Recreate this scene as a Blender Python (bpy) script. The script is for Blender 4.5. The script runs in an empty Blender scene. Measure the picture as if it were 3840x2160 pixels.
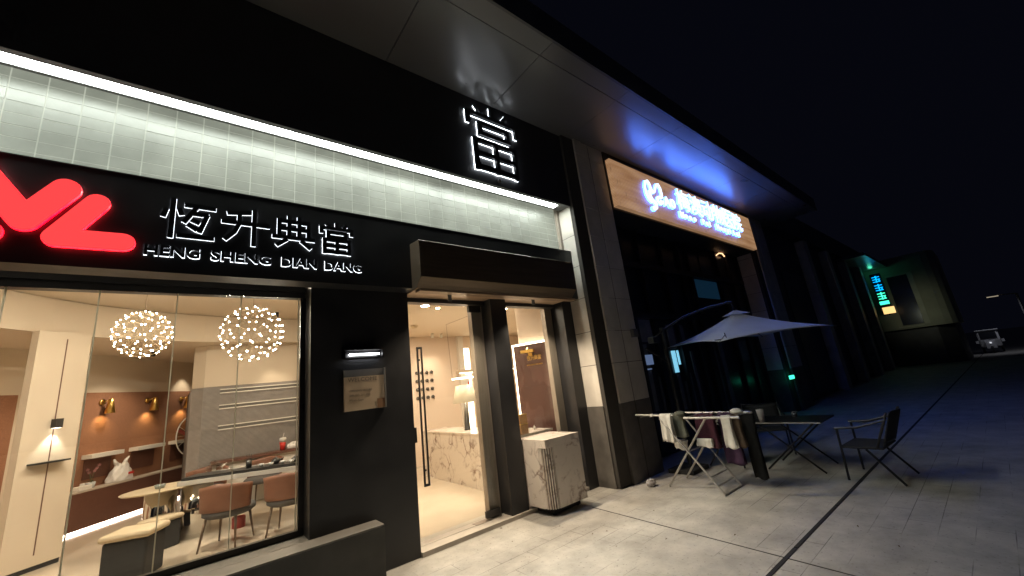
import bpy, bmesh, math, random
from mathutils import Vector, Matrix
random.seed(7)
R = math.radians
SC = bpy.context.scene
COL = SC.collection

# ------------------------------------------------------------------ camera, world, exposure
cam_d = bpy.data.cameras.new('camera'); cam = bpy.data.objects.new('camera', cam_d); COL.objects.link(cam)
cam_d.sensor_width = 36; cam_d.lens = 13.62; cam_d.clip_start = 0.05; cam_d.clip_end = 500
_R = ((0.77908, -0.61574, -0.11787), (0.06091, 0.26147, -0.96329), (0.62396, 0.7433, 0.24122))
cam.matrix_world = Matrix(((_R[0][0], -_R[1][0], -_R[2][0], 0), (_R[0][1], -_R[1][1], -_R[2][1], 0),
                           (_R[0][2], -_R[1][2], -_R[2][2], 1.55), (0, 0, 0, 1)))
SC.camera = cam
W = bpy.data.worlds.new('World'); SC.world = W; W.use_nodes = True
_bg = W.node_tree.nodes['Background']; _bg.inputs[0].default_value = (0.42, 0.48, 1.0, 1); _bg.inputs[1].default_value = 0.0030
SC.view_settings.view_transform = 'Standard'; SC.view_settings.look = 'None'
SC.view_settings.exposure = 0.4; SC.view_settings.gamma = 1
SC.cycles.use_denoising = True
SC.cycles.max_bounces = 8; SC.cycles.diffuse_bounces = 4; SC.cycles.glossy_bounces = 4; SC.cycles.transparent_max_bounces = 12
SC.cycles.sample_clamp_indirect = 4.0
SC.cycles.caustics_reflective = False; SC.cycles.caustics_refractive = False

# ------------------------------------------------------------------ materials
MATS = {}
def new_mat(name):
    m = bpy.data.materials.new(name); m.use_nodes = True
    nt = m.node_tree; b = nt.nodes['Principled BSDF']
    return m, nt, b
def pbr(name, col, rough=0.5, metal=0.0, var=0.0, scale=4.0, bump=0.0, bscale=None, spec=0.5, rvar=0.0, stretch=None, sheen=0, coat=0):
    if name in MATS: return MATS[name]
    m, nt, b = new_mat(name); N = nt.nodes; L = nt.links
    b.inputs['Base Color'].default_value = (*col, 1); b.inputs['Roughness'].default_value = rough
    b.inputs['Metallic'].default_value = metal; b.inputs['Specular IOR Level'].default_value = spec
    b.inputs['Coat Weight'].default_value = coat
    if var or bump or rvar:
        tc = N.new('ShaderNodeTexCoord'); mp = N.new('ShaderNodeMapping'); L.new(tc.outputs['Object'], mp.inputs[0])
        if stretch: mp.inputs['Scale'].default_value = stretch
        n = N.new('ShaderNodeTexNoise'); n.inputs['Scale'].default_value = scale; n.inputs['Detail'].default_value = 6
        L.new(mp.outputs[0], n.inputs['Vector'])
        if var:
            r = N.new('ShaderNodeMapRange'); L.new(n.outputs['Fac'], r.inputs[0])
            r.inputs[1].default_value = 0.3; r.inputs[2].default_value = 0.7
            r.inputs[3].default_value = 1 - var; r.inputs[4].default_value = 1 + var
            mx = N.new('ShaderNodeMix'); mx.data_type = 'RGBA'; mx.blend_type = 'MULTIPLY'; mx.inputs[0].default_value = 1
            mx.inputs[6].default_value = (*col, 1)
            L.new(r.outputs[0], mx.inputs[7]); L.new(mx.outputs[2], b.inputs['Base Color'])
        if rvar:
            r2 = N.new('ShaderNodeMapRange'); L.new(n.outputs['Fac'], r2.inputs[0])
            r2.inputs[1].default_value = 0.3; r2.inputs[2].default_value = 0.7
            r2.inputs[3].default_value = max(0.02, rough - rvar); r2.inputs[4].default_value = min(1, rough + rvar); L.new(r2.outputs[0], b.inputs['Roughness'])
        if bump:
            n2 = N.new('ShaderNodeTexNoise'); n2.inputs['Scale'].default_value = bscale or scale * 8; n2.inputs['Detail'].default_value = 4
            L.new(mp.outputs[0], n2.inputs['Vector'])
            bp = N.new('ShaderNodeBump'); bp.inputs['Strength'].default_value = bump; bp.inputs['Distance'].default_value = 0.01
            L.new(n2.outputs['Fac'], bp.inputs['Height']); L.new(bp.outputs[0], b.inputs['Normal'])
    MATS[name] = m; return m
def emit(name, col, strength, base=(0.8, 0.8, 0.8)):
    if name in MATS: return MATS[name]
    m, nt, b = new_mat(name)
    b.inputs['Base Color'].default_value = (*base, 1); b.inputs['Roughness'].default_value = 0.4
    b.inputs['Emission Color'].default_value = (*col, 1); b.inputs['Emission Strength'].default_value = strength
    MATS[name] = m; return m
def glass(name='clear_glass', tint=(0.95, 0.96, 0.95), ior=1.45, gloss=0.0):
    if name in MATS: return MATS[name]
    m = bpy.data.materials.new(name); m.use_nodes = True; nt = m.node_tree; N = nt.nodes; L = nt.links
    N.remove(N['Principled BSDF']); out = N['Material Output']
    t = N.new('ShaderNodeBsdfTransparent'); t.inputs[0].default_value = (*tint, 1)
    g = N.new('ShaderNodeBsdfGlossy'); g.inputs['Roughness'].default_value = gloss
    f = N.new('ShaderNodeFresnel'); ge = N.new('ShaderNodeNewGeometry'); rr = N.new('ShaderNodeMapRange')
    rr.inputs[3].default_value = ior; rr.inputs[4].default_value = 1 / ior; L.new(ge.outputs['Backfacing'], rr.inputs[0]); L.new(rr.outputs[0], f.inputs[0])
    mx = N.new('ShaderNodeMixShader'); L.new(f.outputs[0], mx.inputs[0]); L.new(t.outputs[0], mx.inputs[1]); L.new(g.outputs[0], mx.inputs[2])
    L.new(mx.outputs[0], out.inputs[0]); MATS[name] = m; return m
def marble(name, base, vein, vein2, scale=1.6, rough=0.12):
    m, nt, b = new_mat(name); N = nt.nodes; L = nt.links
    tc = N.new('ShaderNodeTexCoord')
    nz = N.new('ShaderNodeTexNoise'); nz.inputs['Scale'].default_value = 2.2; nz.inputs['Detail'].default_value = 7; L.new(tc.outputs['Object'], nz.inputs['Vector'])
    sub = N.new('ShaderNodeVectorMath'); sub.operation = 'SUBTRACT'; sub.inputs[1].default_value = (.5, .5, .5); L.new(nz.outputs['Color'], sub.inputs[0])
    sc = N.new('ShaderNodeVectorMath'); sc.operation = 'SCALE'; sc.inputs['Scale'].default_value = 0.75; L.new(sub.outputs[0], sc.inputs[0])
    add = N.new('ShaderNodeVectorMath'); L.new(tc.outputs['Object'], add.inputs[0]); L.new(sc.outputs[0], add.inputs[1])
    v = N.new('ShaderNodeTexVoronoi'); v.feature = 'DISTANCE_TO_EDGE'; v.inputs['Scale'].default_value = scale * 2.1; L.new(add.outputs[0], v.inputs['Vector'])
    r = N.new('ShaderNodeMapRange'); r.inputs[1].default_value = 0.0; r.inputs[2].default_value = 0.085; r.inputs[3].default_value = 1; r.inputs[4].default_value = 0; L.new(v.outputs['Distance'], r.inputs[0])
    n2 = N.new('ShaderNodeTexNoise'); n2.inputs['Scale'].default_value = 3.0; n2.inputs['Detail'].default_value = 5; L.new(tc.outputs['Object'], n2.inputs['Vector'])
    r2 = N.new('ShaderNodeMapRange'); r2.inputs[1].default_value = 0.45; r2.inputs[2].default_value = 0.68; L.new(n2.outputs['Fac'], r2.inputs[0])
    mul = N.new('ShaderNodeMath'); mul.operation = 'MULTIPLY'; L.new(r.outputs[0], mul.inputs[0]); L.new(r2.outputs[0], mul.inputs[1])
    n3 = N.new('ShaderNodeTexNoise'); n3.inputs['Scale'].default_value = 4.5; n3.inputs['Detail'].default_value = 9; n3.inputs['Roughness'].default_value = 0.7; L.new(add.outputs[0], n3.inputs['Vector'])
    r3 = N.new('ShaderNodeMapRange'); r3.inputs[1].default_value = 0.555; r3.inputs[2].default_value = 0.68; r3.inputs[4].default_value = 0.8; L.new(n3.outputs['Fac'], r3.inputs[0])
    mx1 = N.new('ShaderNodeMix'); mx1.data_type = 'RGBA'; mx1.inputs[6].default_value = (*base, 1); mx1.inputs[7].default_value = (*vein, 1); L.new(mul.outputs[0], mx1.inputs[0])
    mx2 = N.new('ShaderNodeMix'); mx2.data_type = 'RGBA'; mx2.inputs[7].default_value = (*vein2, 1); L.new(mx1.outputs[2], mx2.inputs[6]); L.new(r3.outputs[0], mx2.inputs[0])
    L.new(mx2.outputs[2], b.inputs['Base Color']); b.inputs['Roughness'].default_value = rough
    MATS[name] = m; return m

BLACK = pbr('black_panel', (0.022, 0.022, 0.024), 0.42, 0, .25, 3, .05, 60, rvar=.08)
BLACKMETAL = pbr('black_metal', (0.014, 0.013, 0.013), 0.34, 0.0, .2, 2, rvar=.08, spec=.6)
CANOPY = pbr('brushed_dark_metal', (0.12, 0.09, 0.062), 0.40, 0.5, .2, 2, .06, 30, rvar=.1, stretch=(1, 1, 14))
FASCIA = pbr('fascia_black', (0.022, 0.022, 0.025), 0.6, 0, .25, 1.5, .04, 40)
SILL = pbr('sill_stone', (0.20, 0.185, 0.165), 0.6, 0, .12, 8, .1)
PLINTH = pbr('plinth_dark', (0.055, 0.053, 0.048), 0.55, 0, .25, 4, .1)
CREAM = pbr('cream_plaster', (0.66, 0.56, 0.44), 0.75, 0, .03, 1.2, .03, 60)
CEIL = pbr('ceiling_paint', (0.68, 0.58, 0.46), 0.8, 0, .02, 1.0)
PINK = pbr('warm_plaster', (0.70, 0.57, 0.46), 0.7, 0, .03, 1.2, .03, 60)
FLOORIN = pbr('shop_floor_tile', (0.62, 0.53, 0.42), 0.08, 0, .05, 2.5)
STEPSTONE = pbr('step_stone', (0.46, 0.42, 0.37), 0.5, 0, .1, 6, .08)
BROWN = pbr('brown_fabric_wall', (0.29, 0.135, 0.075), 0.85, 0, .16, 60, .12, 200)
BENCH = pbr('brown_bench', (0.13, 0.055, 0.036), 0.5, 0, .08, 20)
BENCHTOP = pbr('bench_top', (0.5, 0.42, 0.35), 0.35, 0, .05, 6)
WHITEP = pbr('white_paint', (0.74, 0.70, 0.64), 0.5, 0, .03, 3)
STEEL = pbr('brushed_steel', (0.40, 0.34, 0.29), 0.42, 0.2, .12, 3, .05, 40, stretch=(30, 30, .6))
CHROME = pbr('chrome', (0.8, 0.78, 0.75), 0.08, 1.0)
BRASS = pbr('brass', (0.75, 0.50, 0.16), 0.28, 1.0, .08, 10)
SOFFIT = pbr('soffit_panel', (0.18, 0.178, 0.176), 0.30, 0.38, .03, .8, .02, 5, rvar=.03, stretch=(1, 3, 1))
STONE = pbr('pillar_stone', (0.60, 0.56, 0.50), 0.55, 0, .14, 3.0, .12, 30)
STONEDARK = pbr('pillar_plinth_stone', (0.12, 0.11, 0.10), 0.42, 0, .25, 5, .15, 40)
WALLDARK = pbr('dark_wall_stone', (0.10, 0.095, 0.095), 0.6, 0, .2, 2, .1)
HGLASS = pbr('dark_glazing', (0.012, 0.014, 0.020), 0.28, 0, .3, 2, spec=.5)
HFRAME = pbr('dark_mullion', (0.018, 0.018, 0.022), 0.45, 0, .2, 3)
GREYSTRIP = pbr('frosted_strip', (0.17, 0.18, 0.20), 0.6, 0, .2, 6)
UMB = pbr('umbrella_canvas', (0.78, 0.78, 0.78), 0.85, 0, .06, 5, .2, 160)
DARKTUBE = pbr('dark_tube', (0.02, 0.02, 0.022), 0.4, 0.2, .2, 8)
STEELTUBE = pbr('rack_steel', (0.42, 0.40, 0.37), 0.4, 0.5, .15, 12)
CLOTHW = pbr('white_cloth', (0.66, 0.64, 0.58), 0.95, 0, .08, 20, .3, 120)
CLOTHG = pbr('grey_green_cloth', (0.11, 0.115, 0.09), 0.95, 0, .12, 14, .3, 120)
CLOTHD = pbr('black_cloth', (0.010, 0.010, 0.010), 0.95, 0, .2, 14, .3, 120)
CLOTHR = pbr('wine_cloth', (0.055, 0.012, 0.025), 0.95, 0, .3, 18, .3, 120)
CLOTHP = pbr('purple_cloth', (0.050, 0.022, 0.055), 0.95, 0, .25, 14, .3, 120)
CLOTHK = pbr('brown_towel', (0.11, 0.075, 0.05), 0.95, 0, .2, 14, .3, 120)
LEATHER = pbr('orange_leather', (0.21, 0.095, 0.058), 0.5, 0, .08, 14)
GREYFAB = pbr('grey_fabric', (0.085, 0.08, 0.078), 0.9, 0, .1, 40, .1, 160)
DARKFAB = pbr('dark_stool_fabric', (0.030, 0.030, 0.030), 0.9, 0, .15, 50, .1, 200)
LEGMET = pbr('bronze_leg', (0.16, 0.11, 0.075), 0.35, 0.6, .1, 8)
BEIGE = pbr('beige_cushion', (0.55, 0.45, 0.31), 0.9, 0, .05, 20, .1, 160)
SLAT = pbr('grey_slat_wood', (0.33, 0.30, 0.28), 0.55, 0, .08, 8)
SLATD = pbr('grey_slat_gap', (0.15, 0.135, 0.125), 0.7, 0, .08, 8)
PORC = pbr('porcelain', (0.6, 0.62, 0.62), 0.2, 0, .1, 8)
TEA = pbr('dark_tea_ware', (0.03, 0.03, 0.03), 0.3, 0, .2, 10)
REDP = pbr('red_plastic', (0.55, 0.03, 0.02), 0.35, 0, .1, 10)
PLASTIC = pbr('white_plastic', (0.72, 0.69, 0.66), 0.35, 0, .08, 14, .15, 40)
KRAFT = pbr('kraft_box', (0.40, 0.22, 0.10), 0.6, 0, .12, 8)
DOORPANEL = pbr('dark_brown_panel', (0.12, 0.058, 0.048), 0.30, 0, .28, 2.2, .06, 20, rvar=.1, stretch=(1, 1, .5))
SHADE = emit('lamp_shade_linen', (1.0, .80, .50), .28, (.6, .52, .38))
HOOK = pbr('hook_metal', (0.16, 0.15, 0.14), 0.25, 0.8)
GOLD = pbr('gold_letter', (0.85, 0.55, 0.20), 0.3, 0.8)
TAN = pbr('tan_sticker', (0.28, 0.15, 0.075), 0.7, 0, .08, 8)
NOTICE = pbr('notice_board', (0.66, 0.50, 0.34), 0.6, 0, .04, 6)
INK = pbr('grey_ink', (0.24, 0.19, 0.15), 0.7)
MARBLE = marble('marble_counter', (0.70, 0.63, 0.56), (0.12, 0.055, 0.035), (0.20, 0.11, 0.07))
def seam_mat():
    m = bpy.data.materials.new('glass_seam'); m.use_nodes = True; nt = m.node_tree; nt.nodes.remove(nt.nodes['Principled BSDF'])
    t = nt.nodes.new('ShaderNodeBsdfTranslucent'); t.inputs[0].default_value = (.55, .55, .50, 1); nt.links.new(t.outputs[0], nt.nodes['Material Output'].inputs[0]); return m
CLEAR = glass()
SEAM = emit('x', (0, 0, 0), 0) if 0 else seam_mat()
FANGUARD = glass('fan_guard_haze', (0.86, 0.84, 0.83), 1.2, .2)
RUBBER = pbr('rubber', (0.02, 0.02, 0.02), 0.8, 0, .2, 10)
TRIKE = pbr('trike_white_paint', (0.62, 0.62, 0.64), 0.35, 0, .06, 6)
GROUTMAT = pbr('drain_slot', (0.012, 0.011, 0.010), 0.8, 0, .4, 10)

E_LENS = emit('ceiling_downlight_lens', (1.0, .86, .66), 960)
E_STRIP = emit('led_strip_light', (0.93, 1.0, 0.93), 32.0)
E_LETTER = emit('letter_backlight', (0.86, 0.93, 1.0), 3.6)
E_RED = emit('red_letter_face', (1.0, 0.052, 0.055), 1.0, (.3, .02, .02))
E_REDGLOW = emit('red_letter_side', (1.0, 0.0, 0.012), 4.0)
E_HOSP = emit('hospital_letter_face', (0.80, 0.90, 1.0), 1.05)
E_BLUE = emit('hospital_letter_blue_side', (0.02, 0.15, 1.0), 17.0)
E_WARM = emit('warm_led', (1.0, 0.86, 0.62), 6.0)
E_WARMSOFT = emit('warm_led_soft', (1.0, 0.88, 0.66), 3.0)
E_BULB = emit('bulb_light', (1.0, 0.90, 0.72), 80.0)
E_DOWN = emit('downlight_lens', (1.0, 0.9, 0.72), 8.0)
E_CYAN = emit('cyan_screen', (0.22, 0.62, 0.85), 0.75)
E_CYAN2 = emit('pale_blue_screen', (0.25, 0.38, 0.70), 0.22)
E_GREEN = emit('green_sign', (0.05, 0.9, 0.5), 1.6)
E_TEAL = emit('teal_sign', (0.0, 0.42, 1.0), 1.3)
E_YEL = emit('yellow_sign', (1.0, 0.62, 0.22), 1.0)
E_WHITEBAR = emit('notice_tube', (0.95, 0.97, 1.0), 15.0)
E_PINKLOW = emit('bench_led', (1.0, 0.83, 0.70), 9.0)
E_FAINT = emit('faint_lamp', (1.0, 0.85, 0.6), 0.25)

# ------------------------------------------------------------------ object helpers
def tag(o, label=None, cat=None, group=None, kind=None):
    if label: o['label'] = label
    if cat: o['category'] = cat
    if group: o['group'] = group
    if kind: o['kind'] = kind
    return o
def thing(name, label, cat, loc=(0, 0, 0), rz=0.0, group=None):
    o = bpy.data.objects.new(name, None); o.empty_display_size = .1; COL.objects.link(o)
    o.location = loc; o.rotation_euler = (0, 0, rz)
    return tag(o, label, cat, group)
def _inv(p):
    m = Matrix.Identity(4)
    while p is not None:
        loc = Matrix.Translation(p.location) @ p.rotation_euler.to_matrix().to_4x4()
        m = loc @ m; p = p.parent
    return m.inverted()
def obj(name, bm, mat, parent=None, smooth=False, local=False):
    """bm holds world coordinates; with local=True it already is in the parent's frame"""
    bmesh.ops.recalc_face_normals(bm, faces=bm.faces)
    if parent is not None and not local: bmesh.ops.transform(bm, matrix=_inv(parent), verts=bm.verts)
    me = bpy.data.meshes.new(name); bm.to_mesh(me); bm.free()
    for m in (mat if isinstance(mat, (list, tuple)) else [mat]): me.materials.append(m)
    if smooth:
        for p in me.polygons: p.use_smooth = True
    o = bpy.data.objects.new(name, me); COL.objects.link(o)
    if parent is not None: o.parent = parent
    return o
def dup(root, loc, rz=None, label=None):
    r = root.copy(); COL.objects.link(r); r.location = loc
    if rz is not None: r.rotation_euler = (0, 0, rz)
    if label: r['label'] = label
    def rec(a, b):
        for ch in list(a.children):
            c = ch.copy(); COL.objects.link(c); c.parent = b; rec(ch, c)
    rec(root, r); return r
def BM(): return bmesh.new()
def box(bm, x0, x1, y0, y1, z0, z1, bev=0.0, rz=0.0, c=None):
    vs = [bm.verts.new(p) for p in ((x0, y0, z0), (x1, y0, z0), (x1, y1, z0), (x0, y1, z0), (x0, y0, z1), (x1, y0, z1), (x1, y1, z1), (x0, y1, z1))]
    fs = [bm.faces.new([vs[i] for i in f]) for f in ((0, 3, 2, 1), (4, 5, 6, 7), (0, 1, 5, 4), (1, 2, 6, 5), (2, 3, 7, 6), (3, 0, 4, 7))]
    if rz:
        cc = c or ((x0 + x1) / 2, (y0 + y1) / 2, 0)
        bmesh.ops.rotate(bm, cent=cc, matrix=Matrix.Rotation(rz, 3, 'Z'), verts=vs)
    if bev:
        es = list({e for f in fs for e in f.edges})
        bmesh.ops.bevel(bm, geom=es, offset=bev, segments=2, affect='EDGES', profile=.5)
    return vs
def bx(*a, **k):
    bm = BM(); box(bm, *a, **k); return bm
def obox(bm, o, u, v, w):
    """box from corner o with edge vectors u, v, w"""
    o, u, v, w = map(Vector, (o, u, v, w))
    P = [o, o + u, o + u + v, o + v]; P += [p + w for p in P]
    vs = [bm.verts.new(p) for p in P]
    for f in ((0, 3, 2, 1), (4, 5, 6, 7), (0, 1, 5, 4), (1, 2, 6, 5), (2, 3, 7, 6), (3, 0, 4, 7)): bm.faces.new([vs[i] for i in f])
    return vs
def prism_xz(bm, pts, y0, y1):
    a = [bm.verts.new((x, y0, z)) for x, z in pts]; b = [bm.verts.new((x, y1, z)) for x, z in pts]
    n = len(pts); bm.faces.new(a); bm.faces.new(b[::-1])
    for i in range(n): bm.faces.new((a[i], b[i], b[(i + 1) % n], a[(i + 1) % n]))
def prism_xy(bm, pts, z0, z1):
    a = [bm.verts.new((x, y, z0)) for x, y in pts]; b = [bm.verts.new((x, y, z1)) for x, y in pts]
    n = len(pts); bm.faces.new(a[::-1]); bm.faces.new(b)
    for i in range(n): bm.faces.new((a[i], a[(i + 1) % n], b[(i + 1) % n], b[i]))
def prism_yz(bm, pts, x0, x1):
    a = [bm.verts.new((x0, y, z)) for y, z in pts]; b = [bm.verts.new((x1, y, z)) for y, z in pts]
    n = len(pts); bm.faces.new(a); bm.faces.new(b[::-1])
    for i in range(n): bm.faces.new((a[i], b[i], b[(i + 1) % n], a[(i + 1) % n]))
def tube(bm, pts, r, seg=8, r2=None, cap=True):
    pts = [Vector(p) for p in pts]; rings = []
    n = len(pts)
    prev = None
    for i, p in enumerate(pts):
        d = (pts[min(i + 1, n - 1)] - pts[max(i - 1, 0)]).normalized()
        if prev is None:
            a = d.orthogonal().normalized()
        else:
            a = (prev - d * prev.dot(d)); a = a.normalized() if a.length > 1e-6 else d.orthogonal().normalized()
        prev = a; b = d.cross(a)
        rr = r if r2 is None else r + (r2 - r) * i / (n - 1)
        rings.append([bm.verts.new(p + a * math.cos(t) * rr + b * math.sin(t) * rr) for t in [2 * math.pi * k / seg for k in range(seg)]])
    for i in range(n - 1):
        for k in range(seg): bm.faces.new((rings[i][k], rings[i][(k + 1) % seg], rings[i + 1][(k + 1) % seg], rings[i + 1][k]))
    if cap: bm.faces.new(rings[0][::-1]); bm.faces.new(rings[-1])
def tb(pts, r, seg=8, r2=None):
    bm = BM(); tube(bm, pts, r, seg, r2); return bm
def lathe(bm, prof, c, seg=20, cap=True):
    rings = []
    for r, h in prof:
        if r < 1e-5: rings.append([bm.verts.new((c[0], c[1], c[2] + h))])
        else: rings.append([bm.verts.new((c[0] + r * math.cos(2 * math.pi * k / seg), c[1] + r * math.sin(2 * math.pi * k / seg), c[2] + h)) for k in range(seg)])
    for a, b in zip(rings, rings[1:]):
        for k in range(seg):
            k2 = (k + 1) % seg
            if len(a) == 1 and len(b) == 1: continue
            if len(a) == 1: bm.faces.new((a[0], b[k], b[k2]))
            elif len(b) == 1: bm.faces.new((a[k], b[0], a[k2]))
            else: bm.faces.new((a[k], a[k2], b[k2], b[k]))
    if not cap:
        for k in range(seg): bm.faces.new((rings[0][k], rings[-1][k], rings[-1][(k + 1) % seg], rings[0][(k + 1) % seg]))
        return
    if len(rings[0]) > 1: bm.faces.new(rings[0][::-1])
    if len(rings[-1]) > 1: bm.faces.new(rings[-1])
def lt(prof, c, seg=20, cap=True):
    bm = BM(); lathe(bm, prof, c, seg, cap); return bm
def ball(bm, c, r, sub=1):
    bmesh.ops.create_icosphere(bm, subdivisions=sub, radius=r, matrix=Matrix.Translation(c))
def sheet(bm, grid):
    vs = [[bm.verts.new(p) for p in row] for row in grid]
    for i in range(len(vs) - 1):
        for j in range(len(vs[0]) - 1): bm.faces.new((vs[i][j], vs[i][j + 1], vs[i + 1][j + 1], vs[i + 1][j]))
def thick_sheet(bm, grid, t=0.004):
    sheet(bm, grid); bmesh.ops.recalc_face_normals(bm, faces=bm.faces)
    bmesh.ops.solidify(bm, geom=bm.faces[:], thickness=t)
def thick_line(pts, r, n=10):
    """outline of a fat three-point line: round caps, round outer joint, sharp inner corner"""
    P = [Vector((p[0], p[1])) for p in pts]
    d = [(P[i + 1] - P[i]).normalized() for i in range(len(P) - 1)]
    nn = [Vector((-v.y, v.x)) for v in d]
    left, right = [], []
    def arc(c, a0, a1): return [c + Vector((math.cos(a0 + (a1 - a0) * k / n), math.sin(a0 + (a1 - a0) * k / n))) * r for k in range(n + 1)]
    a0 = math.atan2(nn[0].y, nn[0].x); start = arc(P[0], a0 + math.pi, a0)        # cap
    out = list(start)
    cr = d[0].x * d[1].y - d[0].y * d[1].x
    m = (nn[0] + nn[1]).normalized(); mit = r / max(.2, m.dot(nn[0]))
    aA, aB = math.atan2(nn[0].y, nn[0].x), math.atan2(nn[1].y, nn[1].x)
    def near(a, b):
        while b - a > math.pi: b -= 2 * math.pi
        while b - a < -math.pi: b += 2 * math.pi
        return b
    if cr > 0:   # turns left: inner on the left
        L1 = [P[1] + m * mit]; aB2 = near(aA, aB); R1 = arc(P[1], aA + math.pi, aB2 + math.pi)
    else:
        aB2 = near(aA, aB); L1 = arc(P[1], aA, aB2); R1 = [P[1] - m * mit]
    out += L1
    aE = math.atan2(nn[1].y, nn[1].x)
    out += [P[2] + Vector((math.cos(aE - math.pi * k / n), math.sin(aE - math.pi * k / n))) * r for k in range(n + 1)]
    out += R1[::-1]
    return [(v.x, v.y) for v in out]
def text_bm(body, x0, x1, z0, z1, y, depth, bold=0.0, facing='-y'):
    cu = bpy.data.curves.new('text', 'FONT'); cu.body = body; cu.size = 1; cu.extrude = 0.1; cu.offset = bold; cu.resolution_u = 3
    o = bpy.data.objects.new('text', cu); COL.objects.link(o)
    dg = bpy.context.evaluated_depsgraph_get(); dg.update()
    me = bpy.data.meshes.new_from_object(o.evaluated_get(dg))
    bm = BM(); bm.from_mesh(me)
    bpy.data.objects.remove(o); bpy.data.curves.remove(cu); bpy.data.meshes.remove(me)
    xs = [v.co.x for v in bm.verts]; ys = [v.co.y for v in bm.verts]
    a, b, c, d = min(xs), max(xs), min(ys), max(ys)
    for v in bm.verts:
        X = x0 + (v.co.x - a) / (b - a) * (x1 - x0); Z = z0 + (v.co.y - c) / (d - c) * (z1 - z0)
        Y = y + (0 if v.co.z > 0 else depth)
        v.co = (X, Y, Z)
    bmesh.ops.remove_doubles(bm, verts=bm.verts, dist=1e-5)
    return bm
def lamp(name, kind, loc, energy, col, parent=None, size=.1, rot=(0, 0, 0), spot=None, blend=.5):
    l = bpy.data.lights.new(name, kind); l.energy = energy; l.color = col
    if kind == 'AREA': l.shape = 'DISK'; l.size = size
    else: l.shadow_soft_size = size
    if spot: l.spot_size = spot; l.spot_blend = blend
    o = bpy.data.objects.new(name, l); COL.objects.link(o); o.location = loc; o.rotation_euler = rot
    if parent is not None:
        o.parent = parent; o.matrix_parent_inverse = _inv(parent)
    return o
WARM = (1.0, 0.82, 0.60)

# ------------------------------------------------------------------ ground
def pavement_mat():
    m, nt, b = new_mat('pavement_slabs'); N = nt.nodes; L = nt.links
    tc = N.new('ShaderNodeTexCoord')
    br = N.new('ShaderNodeTexBrick'); br.offset = 0.5; br.inputs['Scale'].default_value = 1.0
    br.inputs['Brick Width'].default_value = 0.6; br.inputs['Row Height'].default_value = 0.2; br.inputs['Mortar Size'].default_value = 0.0035
    br.inputs['Mortar Smooth'].default_value = 0.3; br.inputs['Bias'].default_value = 0
    br.inputs['Color1'].default_value = (0.36, 0.345, 0.315, 1); br.inputs['Color2'].default_value = (0.31, 0.30, 0.28, 1); br.inputs['Mortar'].default_value = (0.11, 0.10, 0.09, 1)
    mp = N.new('ShaderNodeMapping'); mp.inputs['Location'].default_value = (0.13, 0.08, 0); L.new(tc.outputs['Object'], mp.inputs[0]); L.new(mp.outputs[0], br.inputs['Vector'])
    # joints are partly filled with sand: fade the mortar by noise
    n0 = N.new('ShaderNodeTexNoise'); n0.inputs['Scale'].default_value = 1.7; n0.inputs['Detail'].default_value = 4; L.new(tc.outputs['Object'], n0.inputs['Vector'])
    r0 = N.new('ShaderNodeMapRange'); r0.inputs[1].default_value = 0.46; r0.inputs[2].default_value = 0.62; L.new(n0.outputs['Fac'], r0.inputs[0])
    fac = N.new('ShaderNodeMath'); fac.operation = 'MULTIPLY'; L.new(br.outputs['Fac'], fac.inputs[0]); L.new(r0.outputs[0], fac.inputs[1])
    br2 = N.new('ShaderNodeTexBrick'); br2.offset = .5
    for k, v in (('Scale', 1.0), ('Brick Width', 0.6), ('Row Height', 0.2), ('Mortar Size', 0.0)): br2.inputs[k].default_value = v
    br2.inputs['Color1'].default_value = (0.47, 0.447, 0.405, 1); br2.inputs['Color2'].default_value = (0.43, 0.41, 0.375, 1); L.new(mp.outputs[0], br2.inputs['Vector'])
    mx = N.new('ShaderNodeMix'); mx.data_type = 'RGBA'; L.new(fac.outputs[0], mx.inputs[0]); L.new(br2.outputs['Color'], mx.inputs[6]); mx.inputs[7].default_value = (0.17, 0.16, 0.145, 1)
    n1 = N.new('ShaderNodeTexNoise'); n1.inputs['Scale'].default_value = 2.6; n1.inputs['Detail'].default_value = 8; n1.inputs['Roughness'].default_value = .65; L.new(tc.outputs['Object'], n1.inputs['Vector'])
    r1 = N.new('ShaderNodeMapRange'); r1.inputs[1].default_value = 0.3; r1.inputs[2].default_value = 0.7; r1.inputs[3].default_value = 0.66; r1.inputs[4].default_value = 1.18; L.new(n1.outputs['Fac'], r1.inputs[0])
    n2 = N.new('ShaderNodeTexNoise'); n2.inputs['Scale'].default_value = 38; n2.inputs['Detail'].default_value = 3; L.new(tc.outputs['Object'], n2.inputs['Vector'])
    r2 = N.new('ShaderNodeMapRange'); r2.inputs[1].default_value = 0.62; r2.inputs[2].default_value = 0.72; r2.inputs[3].default_value = 1.0; r2.inputs[4].default_value = 0.55; L.new(n2.outputs['Fac'], r2.inputs[0])
    mm = N.new('ShaderNodeMath'); mm.operation = 'MULTIPLY'; L.new(r1.outputs[0], mm.inputs[0]); L.new(r2.outputs[0], mm.inputs[1])
    mx2 = N.new('ShaderNodeMix'); mx2.data_type = 'RGBA'; mx2.blend_type = 'MULTIPLY'; mx2.inputs[0].default_value = 1; L.new(mx.outputs[2], mx2.inputs[6]); L.new(mm.outputs[0], mx2.inputs[7])
    L.new(mx2.outputs[2], b.inputs['Base Color']); b.inputs['Roughness'].default_value = 0.62
    bp = N.new('ShaderNodeBump'); bp.inputs['Strength'].default_value = 0.35; bp.inputs['Distance'].default_value = 0.004
    sb = N.new('ShaderNodeMath'); sb.operation = 'SUBTRACT'; L.new(n2.outputs['Fac'], sb.inputs[0]); L.new(fac.outputs[0], sb.inputs[1]); L.new(sb.outputs[0], bp.inputs['Height']); L.new(bp.outputs[0], b.inputs['Normal'])
    return m
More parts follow.
